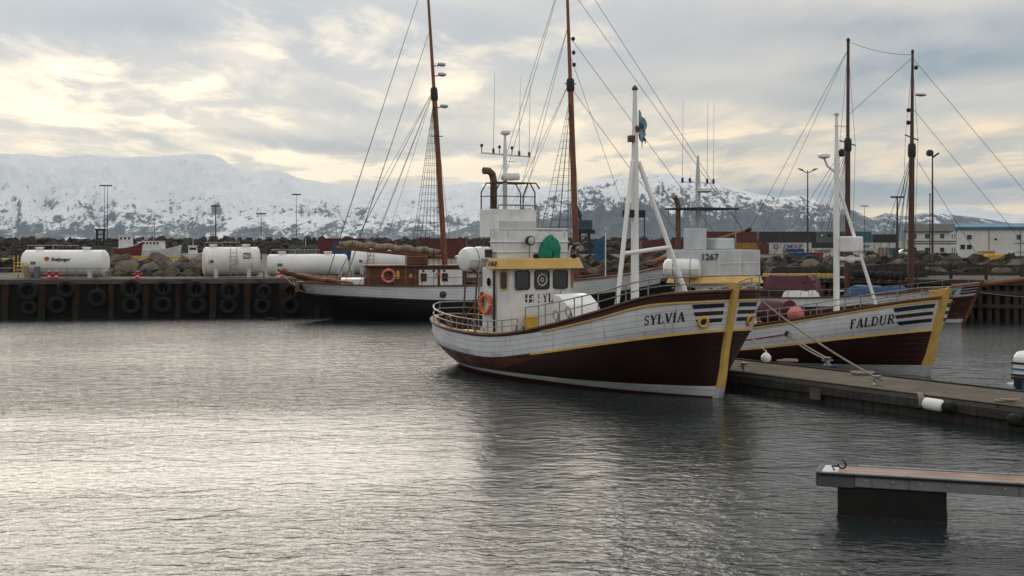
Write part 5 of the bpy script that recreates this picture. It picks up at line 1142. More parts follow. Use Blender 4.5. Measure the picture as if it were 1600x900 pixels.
# ------------------------------------------------------------------ fuel tanks
def tank(px0, px1, D, r, label, mat, rot=0, z0=2.2, logo=None, ladder=None, saddles=(.2, .8), lift=.06):
    L_ = (px1 - px0) / F * D / math.cos(rot); zc_ = z0 + lift + r
    T = thing('fuel_tank', label, 'tank', (gx((px0 + px1)/2, D), D, z0), rot); h = L_/2; z = lift + r
    MB().lathe([(.02, -h), (r*.5, -h + .015), (r*.85, -h + .07), (r, -h + .20), (r, h - .20), (r*.85, h - .07), (r*.5, h - .015), (.02, h)], (0, 0, z), (1, 0, 0), 40).build('shell', mat, T)
    for x in (-h + .2, -h/3, h/3, h - .2): MB().ring((x, 0, z), (1, 0, 0), r + .002, .008, 40, 5).build('weld_seam', mat, T)
    for f in saddles: x = lerp(-h, h, f); MB().prism([(-r*.62, 0), (r*.62, 0), (r*.75, r*.55), (-r*.75, r*.55)], lambda y, zz: (x - .12, y - .15, zz), lambda y, zz: (x + .12, y - .15, zz)).build('saddle', 'white', T, smooth=False)
    for x in (-h*.62, h*.5): MB().lathe([(.22, 0), (.22, .14), (.28, .15), (.28, .20), (.03, .21)], (x, 0, z + r - .03), n=16).build('manhole', mat, T)
    MB().tube([(-h*.3, 0, z + r - .02), (-h*.3, 0, z + r + .3), (-h*.2, 0, z + r + .36)], .035, 6).build('vent_pipe', 'steel', T)
    MB().tube([(h - .1, -r*.2, .35), (h + .22, -r*.2, .35), (h + .22, -r*.2, .0)], .05, 8).build('outlet_pipe', 'steel', T); MB().ring((h + .12, -r*.2 - .12, .35), (0, 1, 0), .10, .015, 14, 5).build('valve_wheel', 'red', T)
    MB().bx(-h*.72, -h*.60, -r - .03, -r + .03, z - .05, z + .12).build('data_plate', 'cont_grey', T, smooth=False)
    MB().tube([(-h*.9, 0, z + r + .02), (-h*.9, 0, z + r + .28), (h*.3, 0, z + r + .28), (h*.3, 0, z + r + .02)], .018, 5).build('top_rail', 'steel', T)
    if ladder is not None:
        ld = MB(); x = lerp(-h, h, ladder)
        for d in (-.2, .2): ld.tube([(x + d, -r - .14, .1), (x + d, -r - .12, z + r*.4), (x + d, -r*.5, z + r + .15)], .022, 6)
        o = ld.build('ladder', 'steel', T)
        for i in range(6): MB().tube([(x - .2, -r - .135, .35 + i*.24), (x + .2, -r - .135, .35 + i*.24)], .016, 5).build('rung', 'steel', o)
    return T, h, z
T1, h_, z_ = tank(37, 168, 79.5, .83, 'long white fuel tank with red logo at the far left', 'tank', 0, saddles=(.08, .83))
text('Skeljungur', .28, 'black', T1, facing((-.02, -.815, z_ + .26), (1, 0, 0), (0, .3, 1)), 'tank_lettering', .008)
MB().prism([(-.16, .10), (-.12, -.02), (0, -.14), (.12, -.02), (.16, .10), (.08, .15), (0, .16), (-.08, .15)], lambda x, z: (-.88 + x, -.832, z_ + .26 + z), lambda x, z: (-.88 + x, -.80, z_ + .26 + z)).build('tank_emblem', 'logo_red', T1, smooth=False); MB().bx(-.90, -.86, -.837, -.82, z_ + .2, z_ + .36).build('emblem_mark', 'yellow2', T1, smooth=False)
T2, h_, z_ = tank(318, 405, 80.5, .92, 'short white fuel tank with orange rust stains and a red square', 'tank_rust', R(12), ladder=.54, saddles=(.24, .80))
lgT = MB().bx(.72, 1.18, -.90, -.845, z_ + .16, z_ + .56).build('logo_square', 'cont_red', T2, smooth=False); text('N1', .34, 'white_clean', lgT, facing((.95, -.905, z_ + .36), (1, 0, 0), (0, 0, 1)), 'logo_lettering', .012)
tank(418, 543, 81.0, .69, 'low long white fuel tank left of the schooner deckhouse', 'tank', R(7), saddles=(.15, .9))
tank(549, 632, 85.0, .86, 'white fuel tank partly hidden behind the schooner deckhouse', 'tank', R(10), ladder=.35)
# pipe rail, cabinet and steps at the first tank
pr = thing('pipe_railing', 'grey pipe railing in front of the left tank', 'railing', (gx(-20, 78.2), 78.2, 2.2))
for z in (.62,): MB().tube([(0, 0, z), (7.4, 0, z)], .025, 6).build('rail', 'steel', pr)
for x in (0, 1.9, 3.6, 5.4, 7.38): MB().tube([(x, 0, 0), (x, 0, .64)], .025, 6).build('post', 'steel', pr)
MB().bx(-.16, .16, -.14, .14, 0, .72).build('switch_cabinet', 'cont_grey', None, smooth=False, bevel=.02); o = bpy.data.objects['switch_cabinet']; o.location = (gx(58, 77.8), 77.8, 2.2); MB().bx(-.13, .13, -.15, -.14, .05, .66).build('door', 'cont_grey', o, smooth=False); tag(o, 'grey blue switch cabinet in front of the left tank', 'cabinet')
yl = thing('yellow_steps', 'yellow steel steps with handrails left of the left tank', 'steps', (gx(22, 78.0), 78.0, 2.2))
for y in (0, .6):
    MB().tube([(0, y, 0), (0, y, 1.42)], .03, 6).build('handrail', 'yellow2', yl); MB().tube([(0, y, .95), (.55, y, .95), (.55, y, 0)], .025, 6).build('handrail', 'yellow2', yl)
for i in range(3): MB().bx(.0, .55, 0, .6, .25 + i*.24, .28 + i*.24).build('step', 'yellow2', yl, smooth=False)
kb = thing('yellow_barrier', 'yellow painted barrier beam behind the left tank boulders', 'barrier', (gx(180, 168), 168, 2.2))
MB().bx(0, 9.6, -.12, .12, .0, .30).build('beam', 'yellow2', kb, smooth=False, bevel=.02); kb2 = thing('yellow_barrier', 'yellow painted barrier beam at the far left picture edge', 'barrier', (gx(-10, 120), 120, 2.2)); MB().bx(0, 2.6, -.12, .12, .25, .62).build('beam', 'yellow2', kb2, smooth=False, bevel=.02); [MB().bx(x, x+.1, -.05, .05, 0, .25).build('foot', 'yellow2', kb2, smooth=False) for x in (.2, 2.2)]
# ------------------------------------------------------------------ rocks
def rock_mesh(name, seed, pts=13):
    rr = random.Random(seed); bm = bmesh.new()
    for _ in range(pts):
        v = Vector((rr.gauss(0, 1), rr.gauss(0, 1), rr.gauss(0, 1))).normalized() * rr.uniform(.85, 1.0); bm.verts.new((v.x*.62, v.y*.5, v.z*.42))
    bmesh.ops.convex_hull(bm, input=bm.verts); bmesh.ops.delete(bm, geom=[v for v in bm.verts if not v.link_faces], context='VERTS')
    me = bpy.data.meshes.new(name); bm.to_mesh(me); bm.free(); return me
RM = []
for i in range(10):
    me = rock_mesh('rock', 100 + i, 15); me.materials.append(M['rock']); RM.append(me)
RMD = []
for i in range(8):
    me = rock_mesh('rock', 200 + i, 15); me.materials.append(M['rock_dark']); RMD.append(me)
def rock(parent, p, s, meshes=RM):
    o = bpy.data.objects.new('rock', rnd.choice(meshes)); COL.objects.link(o); o.parent = parent; o.location = p
    o.rotation_euler = (rnd.uniform(-.5, .5), rnd.uniform(-.5, .5), rnd.uniform(0, 6.28)); o.scale = (s*rnd.uniform(.85, 1.3), s*rnd.uniform(.85, 1.2), s*rnd.uniform(.8, 1.2)); return o
rp = structure(MB().prism([(0, 2.15), (1.2, 2.5), (4.5, 2.85), (9, 2.15)], lambda y, z: (gx(160, 84), 83.0 + y, z), lambda y, z: (gx(335, 86), 83.0 + y, z)).build('rock_pile', 'rock_dark', smooth=False))
for row in range(5):
    x = gx(166, 84) + rnd.uniform(0, .4)
    while x < gx(330, 84):
        s = rnd.uniform(.75, 1.75); rock(rp, (x, 83.0 + row*.75 + rnd.uniform(-.2, .2), 2.28 + row*.17 + rnd.uniform(-.08, .12)), s); x += s*rnd.uniform(.62, .95)
rp2 = structure(MB().prism([(0, 2.15), (1, 2.7), (5, 3.0), (9, 2.15)], lambda y, z: (gx(-60, 95), 92.0 + y, z), lambda y, z: (gx(36, 95), 92.0 + y, z)).build('rock_pile', 'rock_dark', smooth=False))
for i in range(14): rock(rp2, (gx(-50 + i*6.5, 95), 92.3 + rnd.uniform(0, 2.5), 2.6 + rnd.uniform(-.1, .4)), rnd.uniform(.7, 1.4), RMD)
# right embankment behind the wharf
EX0, EX1 = 3.0, 62.0
prof = [(85.2, 2.15), (88.5, 2.42), (96.5, 2.98), (112, 3.0), (119, 1.4)]
emb = MB(); rows = []
for j, (d, z) in enumerate(prof): rows.append([(lerp(EX0, EX1, i/60), d, z + .12*noise.noise(Vector((i*.6, j*1.7, 3)))) for i in range(61)])
emb = structure(emb.grid(rows).build('embankment', 'grass'))
n_r = 0
for row in range(9):
    x = EX0 + rnd.uniform(0, .5); d = 85.6 + row*1.28
    while x < min(EX1, gx(1640, d)) and n_r < 296:
        s = rnd.uniform(.8, 1.7)
        zz = 2.2 + (d - 85.2)/11.3*.80
        rock(emb, (x, d + rnd.uniform(-.5, .5), zz + rnd.uniform(-.05, .22)), s, RMD if rnd.random() < .72 else RM); n_r += 1; x += s*rnd.uniform(.55, 1.15)
# breakwater: too many stones to count
def rock_mass(name, mat, gen, parent=None):
    mb = MB(); tmpl = []
    for me in RMD: tmpl.append(([v.co.copy() for v in me.vertices], [tuple(p.vertices) for p in me.polygons]))
    for p, s in gen:
        vs, fs = rnd.choice(tmpl); rot = Matrix.Rotation(rnd.uniform(0, 6.28), 3, 'Z') @ Matrix.Rotation(rnd.uniform(-.7, .7), 3, 'X'); sc_ = Vector((s*rnd.uniform(.8, 1.3), s*rnd.uniform(.8, 1.3), s*rnd.uniform(.8, 1.3)))
        mb.add([p + rot @ Vector((v.x*sc_.x, v.y*sc_.y, v.z*sc_.z)) for v in vs], fs)
    return mb.build(name, mat, parent, smooth=False)
BW = structure(MB().prism([(282, -2), (297, 4.1), (303, 4.1), (318, -2)], lambda y, z: (-190, y, z), lambda y, z: (75, y, z)).build('breakwater', 'rock_dark', smooth=False))
def bw_gen():
    for row in range(12):
        x = -188
        while x < 74:
            s = rnd.uniform(1.5, 2.8); f = row/11; yield Vector((x, 283.5 + f*15 + rnd.uniform(-.7, .7), .0 + f*4.35 + rnd.uniform(-.3, .35))), s; x += s*rnd.uniform(.5, .8)
bs_ = rock_mass('breakwater_stones', 'rock_dark', bw_gen(), BW); bs_['kind'] = 'stuff'

# ------------------------------------------------------------------ timber wharf on the right
wd_ = (WH1 - WH0).normalized(); wz = math.atan2(wd_.y, wd_.x)
TW = thing('timber_wharf', 'dark timber pile wharf behind the brown schooner on the right', 'wharf', WH0, wz)
WL = 24.0
MB().bx(0, WL, .05, .38, -2, 2.0).build('backing_wall', 'quayface', TW, smooth=False); MB().bx(-.1, WL, -.42, .46, 2.001, 2.30).build('cap_beam', 'old_wood', TW, smooth=False, bevel=.03)
pm = MB().lathe([(.15, -2), (.16, 0), (.155, 1.99)], (0, -.15, 0), n=10).build('pile', 'old_wood', TW); pm.location = (.2, 0, 0)
x = .66
while x < WL: o = pm.copy(); COL.objects.link(o); o.location = (x + rnd.uniform(-.05, .05), rnd.uniform(-.05, .04), rnd.uniform(-.05, 0)); x += .46
for z in (.75, 1.5): MB().bx(0, WL, -.40, -.325, z, z + .22).build('wale', 'old_wood', TW, smooth=False)
pf = thing('timber_fence', 'weathered timber rail fence along the right wharf edge', 'fence', WH0 + wd_*4.5 + Vector((.45*.46, .9, 2.19)), wz)
for i in range(9): MB().bx(i*1.9, i*1.9 + .16, -.08, .08, 0, 1.0).build('post', 'old_wood', pf, smooth=False)
for z in (.36, .80): MB().bx(-.1, 15.4, -.14, -.08, z, z + .15).build('rail', 'old_wood', pf, smooth=False)
yk = MB().bx(0, 4.4, -.15, .15, 0, .2).build('yellow_kerb', 'yellow2', None, smooth=False, bevel=.02); yk.location = (gx(1188, 80.2), 79.2, 2.262); yk.rotation_euler = (0, 0, .02); tag(yk, 'yellow painted kerb beam on the quay beside the embankment', 'kerb')
def heap(px, D, sx, sy, h, label, mat='net', seed=1, z=2.2): o = tarp('net_heap', label, (gx(px, D), D, z), sx, sy, h, mat, rnd.uniform(-.1, .1), seed, 'net heap'); return tag(o, None, None, 'heaps of netting on the wharf')
heap(1236, 83.0, 3.4, 2.0, .62, 'black net heap on the wharf left of the white tripod mast', seed=11); heap(1350, 82.0, 3.8, 2.0, .75, 'black net heap on the wharf right of the white tripod mast', seed=13); heap(1412, 81.5, 2.6, 1.8, .85, 'black net heap at the foot of the thick brown mast', seed=17)
gh = MB().bx(-.45, .45, -.35, .35, 0, 1.05).build('mesh_crate', 'greytarp', None, smooth=False, bevel=.03); gh.location = (gx(1380, 96.0), 96.0, 2.95); [MB().bx(x, x+.04, -.37, -.35, .02, 1.04).build('slat', 'old_wood', gh, smooth=False) for x in (-.42, -.15, .12, .38)]; tag(gh, 'grey slatted crate standing on the embankment between the schooner masts', 'crate')
# yellow stacks and sign
def pallet_stack(px, D, z, nx, nz, label, mat):
    T = thing('crate_stack', label, 'crate stack', (gx(px, D), D, z), R(4))
    for j in range(nz): MB().bx(-.5*nx, .5*nx, -.45, .45, j*.24, j*.24 + .21).build('crate', mat, T, smooth=False, bevel=.02)
pallet_stack(1541, 103.0, 2.98, 1.1, 3, 'orange crate stack at the left end of the yellow stacks', 'cont_yel'); pallet_stack(1553, 101.0, 2.98, 1.25, 2, 'bright yellow crate stack before the white warehouse', 'yellow2'); pallet_stack(1569, 104.0, 2.98, .9, 2, 'orange crate stack at the right end of the yellow stacks', 'cont_yel')
sg = thing('sign_board', 'blue and white sign board on a yellow post by the warehouse', 'sign', (gx(1580, 95), 95, 2.9)); MB().tube([(0, 0, -.3), (0, 0, .35)], .05, 6).build('post', 'yellow2', sg); bd = MB().bx(-.30, .30, -.04, .0, .32, .88).build('board', 'white', sg, smooth=False); [MB().bx(x, x + .2, -.05, -.041, .5, .72).build('pictogram', 'logo_blue', bd, smooth=False) for x in (-.25, .05)]
# ------------------------------------------------------------------ containers
def container(px0, D, z0, L_, label, mat, h=2.44, rot=0, words=None, wmat='logo_blue', group=None, wx=0, wsz=.8, mark=None, slot=None):
    T = thing('shipping_container', label, 'container', (gx(px0, D), D, z0), rot, group); W_ = 2.44; n = int(L_/.28); pts = []
    for i in range(n + 1):
        x = .08 + (L_ - .16)*i/n
        if i < n: s_ = (L_-.16)/n; pts += [(x, .02), (x + s_*.3, .02), (x + s_*.45, .06), (x + s_*.85, .06)]
    pts.append((L_ - .08, .02))
    MB().grid([[(x, y, .16) for x, y in pts], [(x, y, h - .1) for x, y in pts]]).build('side_wall', mat, T, smooth=False); MB().bx(.06, L_-.06, .08, W_ - .02, .12, h - .03).build('box', mat, T, smooth=False)
    MB().bx(0, L_, 0, .07, h - .12, h).build('top_rail', mat, T, smooth=False); MB().bx(0, L_, 0, .07, 0, .16).build('bottom_rail', mat, T, smooth=False)
    for x in (0, L_ - .12): MB().bx(x, x + .12, 0, .12, .161, h - .121).build('corner_post', mat, T, smooth=False); MB().bx(x, x + .12, W_ - .12, W_, 0, h).build('corner_post', mat, T, smooth=False)
    for xe_, sg_ in ((0, -1), (L_, 1)):
        dr_ = MB().bx(min(xe_ + sg_*.0, xe_ + sg_*.03), max(xe_, xe_ + sg_*.03), .13, W_ - .13, .15, h - .13).build('end_door', mat, T, smooth=False)
        for y in (.5, .95, 1.5, 1.95): MB().tube([(xe_ + sg_*.06, y, .2), (xe_ + sg_*.06, y, h - .2)], .025, 5).build('lock_bar', 'steel', dr_)
    if words: text(words, wsz, wmat, T, facing((L_/2 + wx, .012, h*.66), (1, 0, 0), (0, 0, 1)), 'container_lettering', .02)
    if mark:
        mx = L_/2 + wx - wsz*len(words)*.36 - wsz*.5; lg_ = MB().bx(mx - wsz*.4, mx + wsz*.4, .002, .018, h*.66 - wsz*.4, h*.66 + wsz*.4).build('container_mark', mark, T, smooth=False)
        if mark == 'logo_blue': [MB().bx(mx - wsz*.2, mx + wsz*.25, -.004, .001, h*.66 + q, h*.66 + q + .09).build('mark_bar', 'white', lg_, smooth=False) for q in (-.25, -.04, .17)]
        else: MB().prism([(math.cos(R(90 + i*360/14))*(.3 if i % 2 == 0 else .13), math.sin(R(90 + i*360/14))*(.3 if i % 2 == 0 else .13)) for i in range(14)], lambda x, z: (mx + x, -.004, h*.66 + z), lambda x, z: (mx + x, .001, h*.66 + z)).build('mark_star', 'white', lg_, smooth=False)
    return T
G1, G2 = 'containers on the pier', 'containers in the yard'
container(497, 166, 2.2, 6.06, 'maroon container behind the tip of the furled sail', 'cont_red', 2.6, R(0), group=G1); container(521, 152, 2.2, 2.9, 'blue EIMSKIP half container below the furled sail', 'cont_blue', 2.05, 0, 'EIMSKIP', 'white', G1, .2, .42); container(541, 160, 2.2, 6.06, 'maroon container under the middle of the furled sail', 'cont_red', 2.2, 0, group=G1)
container(655, 166, 2.2, 6.06, 'maroon container behind the raked mainmast', 'cont_red', 2.6, 0, group=G1); container(1003, 176, 1.5, 6.06, 'maroon container on the yard behind the white tripod mast', 'cont_red', 3.0, 0, group=G2)
container(1050, 280, 1.6, 6.06, 'ochre container beside the maroon one behind FALDUR', 'cont_yel', 2.3, 0, group=G2)
container(1096, 280, 4.05, 12.19, 'long maroon container on top of the ochre one', 'cont_red', group=G2); container(1104, 280, 1.6, 12.19, 'long ochre container under the maroon one', 'cont_yel', group=G2)
container(1187, 281, 4.05, 12.19, 'long black container on top of the EIMSKIP container', 'cont_dark', group=G2); container(1202, 279, 1.6, 9.2, 'white EIMSKIP container with a blue emblem under the black one', 'cont_white', words='EIMSKIP', group=G2, wx=.6, wsz=1.25, mark='logo_blue')
container(1275, 281, 4.05, 8.0, 'grey MAERSK container with a star emblem', 'cont_grey', words='MAERSK', wmat='black', group=G2, wx=.9, wsz=1.35, mark='cont_teal'); container(1269, 280, 1.6, 9.0, 'black container under the grey MAERSK one', 'cont_dark', group=G2)
container(1334, 281, 4.05, 3.9, 'teal container right of the grey MAERSK one', 'cont_teal', group=G2); container(1364, 300, 4.0, 5.6, 'dark container farthest right of the upper row', 'cont_dark', 2.0, group=G2)
container(1333, 279, 1.6, 4.6, 'rusty white container under the teal one', 'cont_white', words='EIMSKIP', group=G2, wsz=.8); container(1367, 279.5, 1.6, 8.2, 'rusty cream container farthest right of the lower row', 'cont_white', group=G2); container(1187, 275, 1.6, 2.0, 'small maroon container left of the white EIMSKIP one', 'cont_red', 2.3, group=G2)
container(1262, 215, 1.5, 4.4, 'low white EIMSKIP container in front of the yard stacks', 'cont_white', 1.75, 0, 'EIMSKIP', 'logo_blue', G2, .3, .72, 'logo_blue'); container(1228, 205, 1.5, 2.9, 'blue container standing before the white EIMSKIP one', 'cont_blue', 1.7, group=G2); container(1338, 215, 1.5, 3.6, 'low white container right of the white tripod mast', 'cont_white', 1.7, 0, 'EIMSKIP', 'logo_blue', G2, .2, .6)
container(1382, 260, 1.5, 7.8, 'pale blue container between the schooner masts', 'cont_teal', 1.5, group=G2)
def tub(px, D, label, mat): 
    T = thing('fish_tub', label, 'tub', (gx(px, D), D, 2.98)); T.scale = (.75, .75, .62); MB().prism([(-.62, 0), (.62, 0), (.7, .85), (-.7, .85)], lambda x, z: (x, -.5, z), lambda x, z: (x, .5, z)).build('body', mat, T, smooth=False, bevel=.04); [MB().bx(x, x + .08, -.56, -.501, .05, .8).build('rib', mat, T, smooth=False) for x in (-.4, -.04, .32)]
    MB().bx(-.76, .76, -.58, .58, .851, .94).build('rim', mat, T, smooth=False, bevel=.02)
tub(1240, 100, 'blue fish tub on the embankment, left one of two', 'cont_blue'); tub(1259, 101, 'blue fish tub on the embankment, right one of two', 'cont_blue'); tub(1275, 102, 'red fish tub right of the two blue ones', 'red')
# ------------------------------------------------------------------ buildings
HS2 = thing('house', 'white two-storey house with a dark gable roof beyond the wharf', 'house', (gx(1463, 248), 248, 1.4), R(-28)); HS2.scale = (1, 1, .88)
MB().bx(-5.6, 2.6, 0, 7.0, 0, 5.7).build('wall', 'house', HS2, smooth=False)
MB().prism([(0, 5.702), (7.0, 5.702), (3.5, 7.0)], lambda y, z: (-5.6, y, z), lambda y, z: (2.6, y, z)).build('gable', 'house', HS2, smooth=False)
for s_ in (-1, 1): MB().prism([(3.5, 7.22), (3.5, 7.04), (3.5 + s_*4.1, 5.42), (3.5 + s_*4.1, 5.60)], lambda y, z: (-6.1, y, z), lambda y, z: (3.2, y, z)).build('roof', 'roof_dk', HS2, smooth=False)
for z in (2.75, 3.25): MB().bx(-5.65, 2.65, -.06, -.002, z, z + .22).build('dark_band', 'black', HS2, smooth=False)
for z in (2.75, 3.25): MB().bx(2.602, 2.66, -.06, 7.0, z, z + .22).build('dark_band', 'black', HS2, smooth=False)
def win(T, x, z, w_, h_, y=0, side=0):
    f_ = (MB().bx(x, x + w_, y - .05, y - .002, z, z + h_) if not side else MB().bx(y + .002, y + .05, x, x + w_, z, z + h_)).build('window', 'white', T, smooth=False)
    (MB().bx(x + .08, x + w_ - .08, y - .06, y - .051, z + .08, z + h_ - .08) if not side else MB().bx(y + .051, y + .06, x + .08, x + w_ - .08, z + .08, z + h_ - .08)).build('pane', 'glass', f_, smooth=False)
for z in (.9, 3.9):
    for x in (-4.6, -2.2, .6): win(HS2, x, z, 1.0, 1.2)
    for y in (1.4, 4.4): win(HS2, y, z, 1.2, 1.2, 2.6, 1)
WHS = thing('warehouse', 'long white warehouse with a blue roof edge at the right', 'warehouse', (gx(1496, 225), 225, 1.4), R(-19))
MB().bx(0, 22, 0, 14, 0, 5.05).build('wall', 'house', WHS, smooth=False); MB().prism([(-.4, 5.051), (14.4, 5.051), (14.4, 5.5), (7, 6.2), (-.4, 5.5)], lambda y, z: (-.4, y, z), lambda y, z: (22.4, y, z)).build('roof', 'roof_bl', WHS, smooth=False)
for x, z in ((1.5, 3.2), (1.5, 1.5), (.4, 1.5), (9.6, 3.2)): win(WHS, x, z, .95, 1.0)
for x in (5.2, 10.3): MB().tube([(x, -.06, 0), (x, -.06, 5.0)], .06, 6).build('downpipe', 'cont_grey', WHS)
for z in (1.1, 2.6): MB().bx(9.3, 12.2, -.06, -.002, z, z + .08).build('wall_rail', 'black', WHS, smooth=False)
MB().bx(6.1, 6.5, -.1, -.002, 3.2, 3.5).build('wall_lamp', 'black', WHS, smooth=False)
hl = MB(); rows = [[(gx(1530, 330) + i*5, 300 + j*18, 1.2 + 9.8*math.sin(min(1, i/9)*math.pi/2)*math.sin(math.pi*j/4) + .8*noise.noise(Vector((i*.5, j*.8, 1)))) for i in range(16)] for j in range(5)]; structure(hl.grid(rows).build('hill', 'grass'))
df = thing('board_fence', 'dark board fence in front of the white house', 'fence', (gx(1428, 128), 128, 1.5)); 
for i in range(16): MB().bx(i*.275, i*.275 + .26, 0, .05, 0, 1.72 + .04*(i % 3)).build('board', 'net', df, smooth=False)
# parked car beyond the wharf
CA = thing('parked_car', 'small white car parked beyond the thick brown mast', 'car', (gx(1404, 240), 240, 1.5), 0)
MB().prism([(0, .3), (4.1, .3), (4.15, .75), (3.2, .92), (2.6, 1.42), (1.0, 1.45), (.35, .95), (-.02, .85)], lambda x, z: (x, 0, z), lambda x, z: (x, 1.65, z)).build('body', 'white_clean', CA, smooth=False, bevel=.05); MB().prism([(.75, .95), (2.9, .95), (2.5, 1.36), (1.05, 1.38)], lambda x, z: (x, -.02, z), lambda x, z: (x, 1.67, z)).build('window', 'glass', CA, smooth=False)
for x in (.75, 3.3):
    for y in (.0, 1.65): MB().lathe([(.3, -.09), (.32, -.06), (.32, .06), (.3, .09)], (x, y, .32), (0, 1, 0), 16).build('wheel', 'rubber', CA)
# ------------------------------------------------------------------ lamp posts
def lamp(px, ytop, D, z0, label, heads=2, r=.10, mat='lamp_grey'):
    zt2 = CH + (YH - ytop)/F*D; T = thing('lamp_post', label, 'lamp post', (gx(px, D), D, z0), 0, 'lamp posts'); h = zt2 - z0
    MB().tube([(0, 0, 0), (0, 0, h*.5), (0, 0, h)], [r, r*.8, r*.5], 8).build('pole', mat, T); MB().lathe([(r*2, 0), (r*2, .12), (r*1.2, .3)], n=8).build('foot', mat, T)
    if heads == 2:
        for s_ in (-1, 1): MB().tube([(0, 0, h - .3), (s_*.35, 0, h - .12)], r*.45, 6).build('arm', mat, T); MB().tube([(s_*.3, -.05, h - .15), (s_*.6, -.05, h + .05), (s_*.95, -.05, h + .16)], [r*.5, r*1.8, r*.9], 8, True, .5).build('lamp_head', mat, T)
    elif heads == 1: MB().lathe([(r*1.5, -.1), (r*2.8, 0), (r*2.8, .28), (r*1.2, .4)], (-.2, 0, h), n=10).build('lamp_head', mat, T); MB().tube([(0, 0, h - .2), (.5, 0, h + .15)], r*.8, 6).build('lamp_head', mat, T)
    elif heads == 3: MB().bx(-.6, .6, -.1, .1, h - .08, h + .08).build('lamp_bar', mat, T, smooth=False)
    return T
lamp(1262, 266, 125, 1.5, 'tall twin headed lamp post right of the orange bowsprit'); lamp(1457, 242, 99, 2.9, 'tall lamp post with round floodlight right of the thick mast', 1); lamp(1402, 308, 116, 2.5, 'dark lamp post just left of the thick brown mast', 3, .13); lamp(1351, 322, 210, 1.5, 'thin distant lamp post between the two brown masts', 3, .06)
lamp(163, 290, 168, 2.2, 'tallest twin lamp post above the left tank, left pole', 3, .055); lamp(168, 290, 168.5, 2.2, 'tallest twin lamp post above the left tank, right pole', 3, .055); lamp(337, 322, 168, 2.2, 'dark lamp post above the rusty tank', 3, .11, 'lamp_grey'); lamp(463, 304, 170, 2.2, 'thin grey lamp post above the long low tank', 3, .055); lamp(408, 334, 160, 2.2, 'short grey lamp post between rusty and low tanks', 3, .06); lamp(241, 332, 290, 4.0, 'thin distant pole above the white fishing boats', 0, .07)
rdp = MB().tube([(0, 0, 0), (0, 0, 5.3)], .035, 8).build('red_pole', 'dkred', None); rdp.location = (gx(1453, 84.5), 84.5, 2.19); MB().lathe([(.05, 0), (.05, .1), (.02, .14)], (0, 0, 5.3), n=8).build('cap', 'dkred', rdp); tag(rdp, 'thin red pole beside the tall lamp post', 'pole')
# ------------------------------------------------------------------ crane, lifting frame, small boats, duck
CR = thing('loader_crane', 'dark loader crane with a blue cab behind the foremast', 'crane', (gx(913, 101), 101, 2.2), 0)
MB().bx(-1.2, 1.3, -.9, .9, .35, 1.0).build('chassis', 'black', CR, smooth=False, bevel=.05); [MB().lathe([(.4, -.15), (.45, 0), (.4, .15)], (x, -.95, .42), (0, 1, 0), 14).build('wheel', 'rubber', CR) for x in (-.9, 0, .9)]
for x in (-.45, .45):
    for y in (-.4, .4): MB().tube([(x, y, .9), (x*.8, y*.8, 2.9)], .09, 6).build('tower_leg', 'black', CR)
for z in (1.3, 1.9, 2.5): MB().beam((-.45, -.42, z), (.45, -.42, z + .35), .07, .07).build('tower_brace', 'black', CR)
MB().bx(-.75, .8, -.6, .6, 2.85, 3.15).build('turntable', 'black', CR, smooth=False); MB().bx(-.55, .62, -.5, .5, 3.15, 3.95).build('cab', 'crane_blue', CR, smooth=False, bevel=.05); MB().bx(-.4, .5, -.52, -.501, 3.4, 3.8).build('cab_window', 'glass', CR, smooth=False)
MB().beam((-.3, 0, 3.9), (-.62, 0, 5.05), .22, .22).build('boom', 'black', CR); MB().beam((-.62, 0, 5.05), (-.2, 0, 4.2), .16, .16).build('jib', 'crane_blue', CR)
LFm = thing('lifting_frame', 'dark lifting frame on a concrete block above the left tank', 'frame', (gx(157, 166), 166, 2.2))
MB().bx(-1.1, 1.5, -.8, .8, 0, 1.55).build('block', 'concrete', LFm, smooth=False); [MB().bx(x, x + .22, -.15, .15, 1.55, 3.8).build('upright', 'black', LFm, smooth=False) for x in (-.55, .35)]; MB().bx(-.7, .72, -.2, .2, 3.6, 3.85).build('head_beam', 'black', LFm, smooth=False); [MB().bx(-.33, .35, -.1, .1, z, z + .12).build('cross_beam', 'black', LFm, smooth=False) for z in (2.0, 2.5, 3.05)]
